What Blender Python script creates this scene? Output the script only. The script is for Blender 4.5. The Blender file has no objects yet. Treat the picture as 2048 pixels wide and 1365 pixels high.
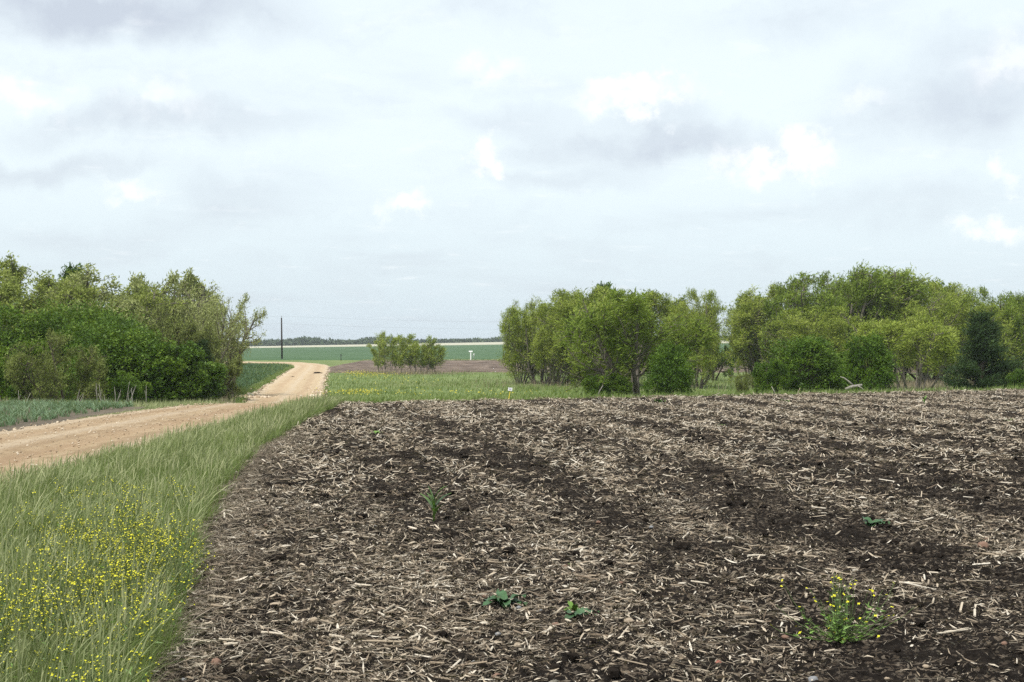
import bpy, math, random
import numpy as np

S = bpy.context.scene
COL = S.collection
F, CX, HY, CAMZ = 2800.0, 1024.0, 690.0, 1.65      # focal length in photo pixels, centre column, horizon row, eye height

# ------------------------------------------------------------------ camera, sky, sun, exposure
cam_d = bpy.data.cameras.new('camera')
cam = bpy.data.objects.new('camera', cam_d); COL.objects.link(cam)
cam_d.sensor_width = 36.0
cam_d.lens = 36.0 * F / 2048.0
cam_d.clip_start = 0.1; cam_d.clip_end = 9000
cam.location = (0, 0, CAMZ)
cam.rotation_euler = (math.radians(90) + math.atan(7.5 / F), 0, 0)
S.camera = cam

SUN_EL, SUN_AZ = math.radians(58), math.radians(215)     # azimuth clockwise from +Y: behind the camera, to the left
EXPOSURE = 1.4
S.view_settings.view_transform = 'Standard'
S.view_settings.look = 'None'
S.view_settings.gamma = 1.0
S.view_settings.use_curve_mapping = False
S.view_settings.exposure = EXPOSURE
S.render.engine = 'CYCLES'
S.cycles.max_bounces = 6
S.cycles.diffuse_bounces = 3
S.cycles.glossy_bounces = 2
S.cycles.transmission_bounces = 3
S.cycles.transparent_max_bounces = 8
S.cycles.volume_bounces = 0
S.cycles.use_denoising = False

sun_d = bpy.data.lights.new('sun', 'SUN')
sun_d.energy = 1.5; sun_d.angle = math.radians(12); sun_d.color = (1.0, 0.96, 0.89)
sun = bpy.data.objects.new('sun', sun_d); COL.objects.link(sun)
sun.location = (-20, -20, 60)
sun.rotation_euler = (math.radians(90) - SUN_EL, 0, math.pi - SUN_AZ)


class NT:
    """small helper to write node trees"""
    def __init__(s, tree):
        s.t = tree; s.n = tree.nodes; s.l = tree.links
    def new(s, kind, **kw):
        nd = s.n.new(kind)
        for k, v in kw.items():
            setattr(nd, k, v)
        return nd
    def put(s, sock, v):
        if isinstance(v, bpy.types.NodeSocket):
            s.l.new(v, sock)
        else:
            if hasattr(sock.default_value, '__len__'):
                v = tuple(v)
                if len(sock.default_value) == 4 and len(v) == 3: v = v + (1.0,)
            sock.default_value = v
    def math(s, op, a, b=0.0, clamp=False):
        nd = s.new('ShaderNodeMath', operation=op); nd.use_clamp = clamp
        s.put(nd.inputs[0], a); s.put(nd.inputs[1], b)
        return nd.outputs[0]
    def vmath(s, op, a, b=(0, 0, 0), scale=None):
        nd = s.new('ShaderNodeVectorMath', operation=op)
        s.put(nd.inputs[0], a); s.put(nd.inputs[1], b)
        if scale is not None: s.put(nd.inputs['Scale'], scale)
        return nd.outputs['Value'] if op in ('LENGTH', 'DOT_PRODUCT', 'DISTANCE') else nd.outputs['Vector']
    def noise(s, vec, scale, detail=4.0, rough=0.55, out='Fac', distort=0.0):
        nd = s.new('ShaderNodeTexNoise')
        s.put(nd.inputs['Vector'], vec)
        nd.inputs['Scale'].default_value = scale; nd.inputs['Detail'].default_value = detail
        nd.inputs['Roughness'].default_value = rough; nd.inputs['Distortion'].default_value = distort
        return nd.outputs[out]
    def ramp(s, fac, stops):
        nd = s.new('ShaderNodeValToRGB')
        s.put(nd.inputs[0], fac)
        e = nd.color_ramp.elements
        while len(e) < len(stops): e.new(0.5)
        for el, (p, c) in zip(e, stops):
            el.position = p
            el.color = (c, c, c, 1) if not hasattr(c, '__len__') else (c[0], c[1], c[2], 1)
        return nd.outputs[0]
    def mix(s, fac, a, b, mode='MIX'):
        nd = s.new('ShaderNodeMix', data_type='RGBA', blend_type=mode)
        s.put(nd.inputs[0], fac); s.put(nd.inputs[6], a); s.put(nd.inputs[7], b)
        return nd.outputs[2]
    def maprange(s, v, a, b, c=0.0, d=1.0, interp='SMOOTHSTEP'):
        nd = s.new('ShaderNodeMapRange', interpolation_type=interp)
        s.put(nd.inputs[0], v)
        for i, q in enumerate((a, b, c, d)): nd.inputs[i + 1].default_value = q
        return nd.outputs[0]


# ---- world: Nishita sky almost covered by a broken layer of pale cloud
world = bpy.data.worlds.new('World'); S.world = world
world.use_nodes = True
wt = NT(world.node_tree); wt.n.clear()
geo = wt.new('ShaderNodeTexCoord')
dvec = wt.vmath('NORMALIZE', geo.outputs['Generated'])
sep = wt.new('ShaderNodeSeparateXYZ'); wt.put(sep.inputs[0], dvec)
dx, dy, dz = sep.outputs
nish = wt.new('ShaderNodeTexSky'); nish.sky_type = 'NISHITA'; nish.sun_disc = False
nish.sun_elevation = SUN_EL; nish.sun_rotation = SUN_AZ
nish.air_density = 1.0; nish.dust_density = 2.0
az = wt.math('ARCTAN2', dx, dy)
el = wt.math('ARCSINE', dz)
ang = wt.new('ShaderNodeCombineXYZ')
wt.put(ang.inputs[0], wt.math('MULTIPLY', az, F / 100)); wt.put(ang.inputs[1], wt.math('MULTIPLY', el, F / 100))
# the cloud layer: noise on a high sheet, flattened towards the horizon
zz = wt.math('ADD', wt.math('MAXIMUM', dz, 0.0), 0.10)
sheet = wt.new('ShaderNodeCombineXYZ')
wt.put(sheet.inputs[0], wt.math('DIVIDE', dx, zz)); wt.put(sheet.inputs[1], wt.math('DIVIDE', dy, zz))
n_big = wt.noise(sheet.outputs[0], 1.1, 6, 0.55, distort=0.3)
n_small = wt.noise(sheet.outputs[0], 4.5, 6, 0.6, distort=0.25)
wv = wt.vmath('ADD', ang.outputs[0], wt.vmath('SCALE', wt.vmath('SUBTRACT', wt.noise(ang.outputs[0], 0.9, 7, 0.62, out='Color'), (0.5, 0.5, 0.5)), scale=2.2))
wsoft = wt.vmath('ADD', ang.outputs[0], wt.vmath('SCALE', wt.vmath('SUBTRACT', wt.noise(ang.outputs[0], 0.35, 6, 0.6, out='Color'), (0.5, 0.5, 0.5)), scale=2.6))


def blob(px, py, rx, ry, warp, soft0=0.25):
    c = ((px - CX) / 100, (HY - py) / 100, 0)
    d = wt.vmath('LENGTH', wt.vmath('MULTIPLY', wt.vmath('SUBTRACT', warp, c), (100 / rx, 100 / ry, 0)))
    return wt.maprange(d, soft0, 1.0, 1.0, 0.0)


def total(items):
    acc = None
    for (f, w) in items:
        q = wt.math('MULTIPLY', f, w)
        acc = q if acc is None else wt.math('ADD', acc, q)
    return acc


grey = total([(blob(*b, wsoft, 0.0), w) for b, w in [
    ((230, 40, 560, 95), 1.0), ((330, 272, 430, 60), 0.62), ((120, 355, 330, 45), 0.55), ((480, 405, 240, 75), 0.42),
    ((1010, 235, 230, 50), 0.42), ((1330, 295, 430, 85), 0.72), ((1120, 375, 300, 40), 0.42), ((1900, 240, 330, 150), 0.72),
    ((1620, 50, 330, 70), 0.3), ((1290, 220, 180, 40), 0.35), ((240, 470, 300, 40), 0.28), ((1800, 420, 380, 60), 0.35)]])
white = total([(blob(*b, wv, s0), w) for b, w, s0 in [
    ((1285, 190, 170, 50), 1.0, 0.2), ((1555, 330, 140, 62), 1.0, 0.2), ((815, 395, 75, 42), 1.0, 0.2), ((970, 302, 50, 32), 0.8, 0.2),
    ((1945, 470, 95, 34), 0.7, 0.1), ((90, 215, 110, 50), 0.6, 0.0), ((285, 395, 95, 34), 0.6, 0.0), ((980, 150, 110, 50), 0.5, 0.0),
    ((1980, 150, 120, 90), 0.5, 0.0), ((1700, 225, 90, 40), 0.4, 0.0), ((330, 215, 130, 50), 0.4, 0.0), ((1975, 375, 40, 26), 0.5, 0.1)]])
n_edge = wt.noise(ang.outputs[0], 1.4, 7, 0.62)
white = wt.math('MULTIPLY', white, wt.maprange(n_edge, 0.30, 0.60))
grey_all = wt.math('ADD', wt.math('MULTIPLY', grey, wt.maprange(n_edge, 0.25, 0.65, 0.78, 1.08)),
                   wt.math('MULTIPLY', wt.maprange(n_big, 0.48, 0.78), 0.40))
layer = wt.noise(wt.vmath('MULTIPLY', wsoft, (0.10, 0.75, 1.0)), 1.0, 6, 0.58)
grey_all = wt.math('ADD', grey_all, wt.math('MULTIPLY', wt.maprange(layer, 0.48, 0.70), 0.22))
white_all = wt.math('ADD', white, wt.math('MULTIPLY', wt.maprange(n_small, 0.56, 0.8), 0.25))
lo_band = wt.maprange(dz, 0.0, 0.16, 1.0, 0.0)
base_c = wt.mix(lo_band, (0.362, 0.398, 0.409), (0.288, 0.333, 0.364))
cl = wt.mix(wt.math('MULTIPLY', grey_all, 1.0, True), base_c, (0.251, 0.272, 0.302))
cl = wt.mix(wt.math('MULTIPLY', white_all, 1.0, True), cl, (0.48, 0.48, 0.478))
bg_sky = wt.new('ShaderNodeBackground'); wt.put(bg_sky.inputs[0], nish.outputs[0]); bg_sky.inputs[1].default_value = 0.07
bg_cl = wt.new('ShaderNodeBackground'); wt.put(bg_cl.inputs[0], cl); bg_cl.inputs[1].default_value = 1.0
mixs = wt.new('ShaderNodeMixShader'); mixs.inputs[0].default_value = 0.88
wt.l.new(bg_sky.outputs[0], mixs.inputs[1]); wt.l.new(bg_cl.outputs[0], mixs.inputs[2])
wo = wt.new('ShaderNodeOutputWorld'); wt.l.new(mixs.outputs[0], wo.inputs[0])

# ------------------------------------------------------------------ helpers
RNG = np.random.default_rng(11)
_perm = np.random.default_rng(5).permutation(512)
_grad = np.random.default_rng(6).uniform(0, 2 * np.pi, 512)


def perlin(x, y, seed=0):
    x = np.asarray(x, float); y = np.asarray(y, float)
    xi = np.floor(x).astype(np.int64); yi = np.floor(y).astype(np.int64)
    xf = x - xi; yf = y - yi
    u = xf * xf * xf * (xf * (xf * 6 - 15) + 10); v = yf * yf * yf * (yf * (yf * 6 - 15) + 10)
    def g(ix, iy, fx, fy):
        h = _perm[(_perm[(ix + seed * 37) & 511] + iy + seed * 11) & 511]
        a = _grad[h]
        return np.cos(a) * fx + np.sin(a) * fy
    a = g(xi, yi, xf, yf); b = g(xi + 1, yi, xf - 1, yf)
    c = g(xi, yi + 1, xf, yf - 1); d = g(xi + 1, yi + 1, xf - 1, yf - 1)
    return (a + u * (b - a)) + v * ((c + u * (d - c)) - (a + u * (b - a)))


def fbm(x, y, oct=4, seed=0):
    s = 0; a = 1.0
    for i in range(oct):
        s = s + a * perlin(x * 2 ** i, y * 2 ** i, seed + i); a *= 0.5
    return s


def sstep(a, b, x):
    t = np.clip((x - a) / (b - a), 0, 1)
    return t * t * (3 - 2 * t)


def lip(x):
    """far edge of the upper field, where the land drops to the creek pasture"""
    x = np.asarray(x, float)
    return np.where(x > -4.6, 41.2 + 0.50 * x, np.maximum(36.3, 38.9 + 1.05 * (x + 4.6)) + 0.25 * np.maximum(0, -10.5 - x))


def H(x, y):
    """height of the land"""
    x, y = np.broadcast_arrays(np.asarray(x, float), np.asarray(y, float))
    t = np.maximum(0, y - lip(x))
    t = np.sqrt(t * t + 0.3) - 0.5477
    z = -1.6 * (1 - np.exp(-t / 22.0))
    z6 = np.clip(0.15 + 0.014 * (x + 112), -0.6, 2.2)
    z9 = np.clip(1.3 + 0.0174 * (x + 120), -0.3, 4.2)
    w = sstep(120, 160, y)
    far = np.where(y < 223, -1.5 + 0.6 * np.clip((y - 160) / 63, 0, 1),
          np.where(y < 600, -0.9 + (z6 + 0.9) * np.clip((y - 223) / 377, 0, 1),
          np.where(y < 900, z6 + (z9 - z6) * np.clip((y - 600) / 300, 0, 1),
                   z9 + 0.3 * np.clip((y - 900) / 300, 0, 1) - 3.0 * np.clip((y - 1300) / 1700, 0, 1))))
    z = z * (1 - w) + far * w
    return z + 0.04 * perlin(x / 7, y / 9, 40) * sstep(46, 75, y) * (1 - sstep(200, 300, y)) * 2.0


def at(px, py):
    """ground point seen at a pixel of the photograph"""
    d = np.exp(np.linspace(math.log(4), math.log(2500), 6000))
    x = (px - CX) / F * d; z = CAMZ + (HY - py) / F * d
    under = np.where(z <= H(x, d))[0]
    i = under[0] if len(under) else len(d) - 1
    return float(x[i]), float(d[i])


def xz(px, depth):
    return (px - CX) / F * depth


EDGE_Y = np.array([0, 5, 6.84, 11.8, 14.9, 17.1, 24, 33, 40, 60.])
EDGE_X = np.array([-1.05, -1.5, -1.82, -2.72, -3.15, -3.55, -4.15, -4.6, -4.75, -4.9])


def edge_x(y):
    return np.interp(y, EDGE_Y, EDGE_X) + 0.16 * perlin(np.asarray(y) * 0.8, 3.3, 60) + 0.07 * perlin(np.asarray(y) * 3.1, 8.3, 61)


ROAD_L, ROAD_R = -9.4, -5.75


def road_left(y):
    return np.interp(y, [-25, 27, 33, 37, 40], [ROAD_L, ROAD_L, -9.05, -8.45, -8.2])



def make_mesh(name, verts, quads=None, tris=None, mats=(), mat_q=None, mat_t=None, smooth=False):
    me = bpy.data.meshes.new(name)
    verts = np.asarray(verts, np.float32).reshape(-1, 3)
    quads = np.zeros((0, 4), np.int32) if quads is None else np.asarray(quads, np.int32).reshape(-1, 4)
    tris = np.zeros((0, 3), np.int32) if tris is None else np.asarray(tris, np.int32).reshape(-1, 3)
    nq, nt = len(quads), len(tris)
    me.vertices.add(len(verts)); me.vertices.foreach_set('co', verts.ravel())
    me.loops.add(nq * 4 + nt * 3)
    me.loops.foreach_set('vertex_index', np.concatenate([quads.ravel(), tris.ravel()]).astype(np.int32))
    me.polygons.add(nq + nt)
    ls = np.concatenate([np.arange(nq) * 4, nq * 4 + np.arange(nt) * 3]).astype(np.int32)
    me.polygons.foreach_set('loop_start', ls)
    for m in mats: me.materials.append(m)
    if mat_q is not None or mat_t is not None:
        mq = np.zeros(nq, np.int32) if mat_q is None else np.asarray(mat_q, np.int32)
        mt = np.zeros(nt, np.int32) if mat_t is None else np.asarray(mat_t, np.int32)
        me.polygons.foreach_set('material_index', np.concatenate([mq, mt]))
    me.polygons.foreach_set('use_smooth', np.full(nq + nt, smooth, bool))
    me.update(calc_edges=True)
    me.validate()
    return me


def link(name, me, parent=None, loc=None):
    o = bpy.data.objects.new(name, me); COL.objects.link(o)
    if parent is not None: o.parent = parent
    if loc is not None: o.location = loc
    return o


def tag(o, label=None, cat=None, group=None, kind=None):
    if label: o['label'] = label
    if cat: o['category'] = cat
    if group: o['group'] = group
    if kind: o['kind'] = kind
    return o


def empty(name, loc, rz=0.0, label=None, cat=None, group=None):
    o = bpy.data.objects.new(name, None); COL.objects.link(o)
    o.location = loc; o.rotation_euler = (0, 0, rz); o.empty_display_size = 0.2
    return tag(o, label, cat, group)


def grid_quads(nr, nc):
    i = np.arange(nr - 1)[:, None] * nc + np.arange(nc - 1)[None, :]
    return np.stack([i, i + 1, i + nc + 1, i + nc], -1).reshape(-1, 4)


def grid_obj(name, X, Y, Z, m, label=None, kind='structure', smooth=True):
    V = np.stack([X, Y, Z], -1).reshape(-1, 3)
    o = link(name, make_mesh(name, V, grid_quads(*X.shape), mats=[m], smooth=smooth))
    return tag(o, label=label, kind=kind)


class Acc:
    """collects tubes, boxes and leaf shapes into one mesh"""
    def __init__(s): s.v = []; s.q = []; s.t = []; s.mq = []; s.mt = []; s.n = 0
    def add(s, v, q=None, t=None, mi=0):
        v = np.asarray(v, float).reshape(-1, 3)
        if q is not None and len(q): q = np.asarray(q).reshape(-1, 4); s.q.append(q + s.n); s.mq.append(np.full(len(q), mi))
        if t is not None and len(t): t = np.asarray(t).reshape(-1, 3); s.t.append(t + s.n); s.mt.append(np.full(len(t), mi))
        s.v.append(v); s.n += len(v)
    def tube(s, pts, rad, sides=6, cap=True, mi=0):
        P = np.asarray(pts, float); n = len(P)
        R = np.broadcast_to(np.asarray(rad, float), (n,))
        T = np.gradient(P, axis=0); T /= np.linalg.norm(T, axis=1)[:, None] + 1e-9
        ref = np.array([0, 0, 1.0]) if abs(T[0, 2]) < 0.9 else np.array([1.0, 0, 0])
        A = np.cross(T, ref); A /= np.linalg.norm(A, axis=1)[:, None] + 1e-9
        B = np.cross(T, A)
        th = np.arange(sides) / sides * 2 * np.pi
        V = P[:, None, :] + R[:, None, None] * (np.cos(th)[None, :, None] * A[:, None, :] + np.sin(th)[None, :, None] * B[:, None, :])
        V = V.reshape(-1, 3)
        i = np.arange(n - 1)[:, None] * sides + np.arange(sides)[None, :]
        j = np.arange(n - 1)[:, None] * sides + (np.arange(sides)[None, :] + 1) % sides
        q = np.stack([i, j, j + sides, i + sides], -1).reshape(-1, 4)
        t = []
        if cap:
            V = np.vstack([V, P[:1], P[-1:]]); c0, c1 = n * sides, n * sides + 1
            for k in range(sides):
                t.append((c0, (k + 1) % sides, k)); t.append((c1, (n - 1) * sides + k, (n - 1) * sides + (k + 1) % sides))
        s.add(V, q, t, mi)
    def box(s, c, d, rot=None, mi=0):
        sx, sy, sz = np.asarray(d) / 2
        b = min(sx, sy, sz) * 0.15
        V = []
        for z, k in ((-sz, 1), (-sz + b, 0), (sz - b, 0), (sz, 1)):
            ex, ey = sx - b * k, sy - b * k
            V += [(-ex, -ey, z), (ex, -ey, z), (ex, ey, z), (-ex, ey, z)]
        V = np.array(V)
        if rot is not None: V = V @ np.asarray(rot).T
        V = V + np.asarray(c)
        q = [(3, 2, 1, 0), (12, 13, 14, 15)]
        for r in range(3):
            for k in range(4): q.append((r * 4 + k, r * 4 + (k + 1) % 4, r * 4 + 4 + (k + 1) % 4, r * 4 + 4 + k))
        s.add(V, q, mi=mi)
    def mesh(s, name, mats, smooth=False):
        return make_mesh(name, np.vstack(s.v), np.vstack(s.q) if s.q else None, np.vstack(s.t) if s.t else None, mats,
                         np.concatenate(s.mq) if s.mq else None, np.concatenate(s.mt) if s.mt else None, smooth)
    def build(s, name, mats, parent=None, smooth=False):
        return link(name, s.mesh(name, mats if isinstance(mats, (list, tuple)) else [mats], smooth), parent)


# ------------------------------------------------------------------ materials
def new_mat(name):
    m = bpy.data.materials.new(name); m.use_nodes = True
    t = NT(m.node_tree); t.n.clear()
    return m, t


def finish(t, color, rough=0.85, bump=None, bump_dist=0.02, bump_str=0.6, translucent=0.0, spec=0.2):
    b = t.new('ShaderNodeBsdfPrincipled')
    t.put(b.inputs['Base Color'], color); t.put(b.inputs['Roughness'], rough)
    b.inputs['Specular IOR Level'].default_value = spec
    if bump is not None:
        bn = t.new('ShaderNodeBump'); bn.inputs['Strength'].default_value = bump_str; bn.inputs['Distance'].default_value = bump_dist
        t.put(bn.inputs['Height'], bump); t.l.new(bn.outputs[0], b.inputs['Normal'])
    out = t.new('ShaderNodeOutputMaterial')
    if translucent > 0:
        tr = t.new('ShaderNodeBsdfTranslucent')
        t.put(tr.inputs[0], t.mix(0.35, color, (0.30, 0.36, 0.05), 'MIX'))
        mx = t.new('ShaderNodeMixShader'); mx.inputs[0].default_value = translucent
        t.l.new(b.outputs[0], mx.inputs[1]); t.l.new(tr.outputs[0], mx.inputs[2])
        t.l.new(mx.outputs[0], out.inputs[0])
    else:
        t.l.new(b.outputs[0], out.inputs[0])


def wpos(t):
    return t.new('ShaderNodeNewGeometry').outputs['Position']


def island_mat(name, stops, rough=0.8, translucent=0.0, patch=0.25, patch_scale=0.5, spec=0.2, object_var=0.0, fine=0.0):
    """colour picked per piece (leaf, blade, straw), drifting a little from place to place"""
    m, t = new_mat(name)
    g = t.new('ShaderNodeNewGeometry')
    f = g.outputs['Random Per Island']
    if patch:
        n = t.noise(g.outputs['Position'], patch_scale, 3, 0.5)
        f = t.math('ADD', t.math('MULTIPLY', f, 1 - patch), t.math('MULTIPLY', t.maprange(n, 0.3, 0.7), patch))
    if object_var:
        oi = t.new('ShaderNodeObjectInfo')
        f = t.math('ADD', t.math('MULTIPLY', f, 1 - object_var), t.math('MULTIPLY', oi.outputs['Random'], object_var))
    c = t.ramp(f, stops)
    if fine:
        n2 = t.noise(g.outputs['Position'], 120, 3, 0.6)
        c = t.mix(fine, c, t.ramp(n2, [(0.3, 0.35), (0.7, 1.0)]), 'MULTIPLY')
    finish(t, c, rough, translucent=translucent, spec=spec)
    return m


def plain(name, color, rough=0.7, var=0.25, scale=8.0, spec=0.25, bump=0.0):
    m, t = new_mat(name)
    n = t.noise(t.new('ShaderNodeTexCoord').outputs['Object'], scale, 5, 0.6)
    c = t.mix(t.maprange(n, 0.3, 0.7, 0, 1, 'LINEAR'), tuple(v * (1 - var) for v in color), tuple(v * (1 + var) for v in color))
    finish(t, c, rough, bump=n if bump else None, bump_dist=bump, spec=spec)
    return m


def mat_pasture():
    m, t = new_mat('pasture_grass')
    p = wpos(t)
    big = t.noise(p, 0.06, 4, 0.6); mid = t.noise(p, 0.35, 5, 0.6); fine = t.noise(p, 3.5, 4, 0.7)
    sp = t.vmath('MULTIPLY', p, (0.35, 1.0, 1.0)); streak = t.noise(sp, 0.5, 5, 0.65)
    f = t.math('ADD', t.math('MULTIPLY', mid, 0.45), t.math('ADD', t.math('MULTIPLY', streak, 0.35), t.math('MULTIPLY', fine, 0.2)))
    c = t.ramp(f, [(0.32, (0.080, 0.118, 0.034)), (0.5, (0.148, 0.194, 0.066)), (0.66, (0.228, 0.268, 0.104))])
    c = t.mix(t.maprange(big, 0.45, 0.7, 0, 0.5), c, (0.165, 0.175, 0.070))
    finish(t, c, 0.9, bump=fine, bump_dist=0.15, bump_str=0.8, spec=0.1)
    return m


def mat_soil(name='ploughed_soil', far=False):
    m, t = new_mat(name)
    p = wpos(t)
    n1 = t.noise(p, 1.6, 6, 0.65); n2 = t.noise(p, 14.0, 6, 0.7); n3 = t.noise(p, 60, 4, 0.7)
    c = t.ramp(n2, [(0.3, (0.0095, 0.0080, 0.0070)), (0.55, (0.0200, 0.0168, 0.0146)), (0.75, (0.042, 0.035, 0.030))])
    # crumbs of chaff too fine to be modelled piece by piece
    vo = t.new('ShaderNodeTexVoronoi'); vo.inputs['Scale'].default_value = 48.0
    t.put(vo.inputs['Vector'], t.vmath('ADD', p, t.vmath('SCALE', t.noise(p, 30, 3, 0.6, out='Color'), scale=0.06)))
    sepc = t.new('ShaderNodeSeparateColor'); t.put(sepc.inputs[0], vo.outputs['Color'])
    chaff = t.math('MULTIPLY', t.maprange(sepc.outputs[0], 0.70, 0.76), t.maprange(n1, 0.36, 0.6))
    c = t.mix(t.math('MULTIPLY', chaff, 0.55), c, t.ramp(sepc.outputs[1], [(0.0, (0.12, 0.09, 0.065)), (0.6, (0.24, 0.19, 0.14)), (1.0, (0.38, 0.32, 0.25))]))
    finish(t, c, 0.95, bump=t.math('ADD', n2, t.math('MULTIPLY', n3, 0.35)), bump_dist=0.03, bump_str=0.9, spec=0.0)
    return m


def mat_far_soil():
    m, t = new_mat('far_ploughed_soil')
    p = wpos(t)
    n1 = t.noise(t.vmath('MULTIPLY', p, (1, 0.5, 1)), 0.5, 6, 0.7); n2 = t.noise(p, 3.2, 5, 0.75)
    f = t.math('ADD', t.math('MULTIPLY', n1, 0.5), t.math('MULTIPLY', n2, 0.5))
    c = t.ramp(f, [(0.38, (0.050, 0.037, 0.030)), (0.5, (0.165, 0.124, 0.098)), (0.62, (0.340, 0.265, 0.210))])
    finish(t, c, 0.95, bump=n2, bump_dist=0.3, bump_str=0.8, spec=0.05)
    return m


def mat_far_crop(name, lo, hi, scale=0.35):
    m, t = new_mat(name)
    p = wpos(t)
    n1 = t.noise(t.vmath('MULTIPLY', p, (1, 0.25, 1)), scale, 6, 0.75); n2 = t.noise(t.vmath('MULTIPLY', p, (0.3, 1, 1)), 0.05, 4, 0.6)
    f = t.math('ADD', t.math('MULTIPLY', n1, 0.6), t.math('MULTIPLY', n2, 0.4))
    finish(t, t.ramp(f, [(0.35, lo), (0.65, hi)]), 0.9, spec=0.1)
    return m


def mat_road():
    m, t = new_mat('caliche_gravel')
    uv = t.new('ShaderNodeUVMap'); uv.uv_map = 'UVMap'
    p = wpos(t)
    su = t.new('ShaderNodeSeparateXYZ'); t.put(su.inputs[0], uv.outputs[0])
    # u runs across the road (0..1), v along it in metres
    wob = t.math('ADD', su.outputs[0], t.math('MULTIPLY', t.math('SUBTRACT', t.noise(p, 0.15, 3, 0.5), 0.5), 0.10))
    sv = t.new('ShaderNodeCombineXYZ'); t.put(sv.inputs[0], t.math('MULTIPLY', wob, 9.0)); t.put(sv.inputs[1], t.math('MULTIPLY', su.outputs[1], 0.06))
    lines = t.noise(sv.outputs[0], 2.2, 5, 0.6)
    big = t.noise(p, 0.25, 4, 0.6); mid = t.noise(p, 2.5, 5, 0.65); fine = t.noise(p, 24.0, 4, 0.75)
    c = t.ramp(t.math('ADD', t.math('MULTIPLY', mid, 0.55), t.math('MULTIPLY', fine, 0.45)),
               [(0.33, (0.245, 0.168, 0.096)), (0.5, (0.370, 0.268, 0.162)), (0.68, (0.485, 0.375, 0.248))])
    c = t.mix(t.maprange(lines, 0.45, 0.60, 0.0, 0.7), c, (0.275, 0.188, 0.112))
    speck = t.noise(p, 60.0, 3, 0.8)
    c = t.mix(t.maprange(speck, 0.56, 0.68, 0.0, 0.6), c, (0.160, 0.110, 0.070))
    c = t.mix(t.maprange(big, 0.4, 0.7, 0.0, 0.4), c, (0.420, 0.320, 0.215))
    sp_ = t.new('ShaderNodeSeparateXYZ'); t.put(sp_.inputs[0], p)
    fresh = t.maprange(t.math('ADD', sp_.outputs[1], t.math('MULTIPLY', mid, 14)), 62, 92, 0, 0.62)   # newly spread pale caliche past the creek
    c = t.mix(fresh, c, t.ramp(mid, [(0.3, (0.440, 0.325, 0.200)), (0.7, (0.620, 0.490, 0.325))]))
    for u0, wd in ((0.27, 0.09), (0.70, 0.09)):       # packed wheel tracks
        d = t.math('ABSOLUTE', t.math('SUBTRACT', wob, u0))
        c = t.mix(t.math('MULTIPLY', t.maprange(d, wd * 0.3, wd, 1, 0), 0.35), c, (0.350, 0.232, 0.140))
    for u0 in (0.07, 0.93, 0.48):                     # loose pale gravel thrown up between and beside them
        d = t.math('ABSOLUTE', t.math('SUBTRACT', wob, u0))
        c = t.mix(t.math('MULTIPLY', t.maprange(d, 0.01, 0.09, 1, 0), t.maprange(fine, 0.4, 0.6, 0.1, 0.7)), c, (0.52, 0.43, 0.32))
    finish(t, c, 0.92, bump=t.math('ADD', t.math('MULTIPLY', mid, 1.0), fine), bump_dist=0.035, bump_str=0.8, spec=0.12)
    return m


def mat_bark(name, c0, c1):
    m, t = new_mat(name)
    p = t.new('ShaderNodeTexCoord').outputs['Object']
    n = t.noise(t.vmath('MULTIPLY', p, (6, 6, 1.2)), 5.0, 5, 0.65)
    finish(t, t.ramp(n, [(0.35, c0), (0.65, c1)]), 0.9, bump=n, bump_dist=0.02, spec=0.1)
    return m


M = {}
M['pasture'] = mat_pasture()
M['soil'] = mat_soil()
M['far_soil'] = mat_far_soil()
M['far_crop'] = mat_far_crop('far_green_crop', (0.046, 0.092, 0.040), (0.088, 0.145, 0.066))
M['crop_soil'] = mat_far_crop('crop_field_soil', (0.050, 0.041, 0.030), (0.180, 0.145, 0.105), 6.0)
M['stubble'] = mat_far_crop('pale_stubble', (0.37, 0.355, 0.265), (0.48, 0.455, 0.35))
M['road'] = mat_road()
M['bark_grey'] = mat_bark('bark_grey', (0.085, 0.072, 0.058), (0.20, 0.175, 0.145))
M['bark_dark'] = mat_bark('bark_dark', (0.045, 0.036, 0.029), (0.115, 0.092, 0.074))
M['dead_wood'] = mat_bark('dead_wood', (0.17, 0.155, 0.135), (0.36, 0.33, 0.29))
M['willow'] = island_mat('willow_leaf', [(0.0, (0.110, 0.155, 0.016)), (0.5, (0.235, 0.292, 0.040)), (1.0, (0.410, 0.450, 0.105))], 0.6, 0.22, 0.55, 0.95, 0.2, 0.2)
M['willow_dark'] = island_mat('willow_leaf_deep', [(0.0, (0.072, 0.118, 0.012)), (0.5, (0.160, 0.225, 0.026)), (1.0, (0.300, 0.360, 0.068))], 0.6, 0.22, 0.55, 0.95, 0.2, 0.2)
M['green'] = island_mat('hackberry_leaf', [(0.0, (0.024, 0.058, 0.005)), (0.5, (0.068, 0.132, 0.010)), (1.0, (0.190, 0.275, 0.030))], 0.5, 0.18, 0.55, 0.95, 0.2, 0.2)
M['olive'] = island_mat('elm_leaf', [(0.0, (0.115, 0.150, 0.024)), (0.5, (0.235, 0.278, 0.055)), (1.0, (0.380, 0.410, 0.120))], 0.6, 0.22, 0.55, 0.95, 0.2, 0.2)
M['pale'] = island_mat('pale_leaf', [(0.0, (0.175, 0.200, 0.060)), (0.5, (0.300, 0.332, 0.118)), (1.0, (0.450, 0.465, 0.210))], 0.6, 0.22, 0.55, 0.95, 0.2, 0.2)
M['grey_green'] = island_mat('scrub_leaf', [(0.0, (0.090, 0.112, 0.026)), (0.5, (0.165, 0.192, 0.050)), (1.0, (0.260, 0.290, 0.090))], 0.7, 0.22, 0.55, 0.95, 0.2, 0.2)
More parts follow.
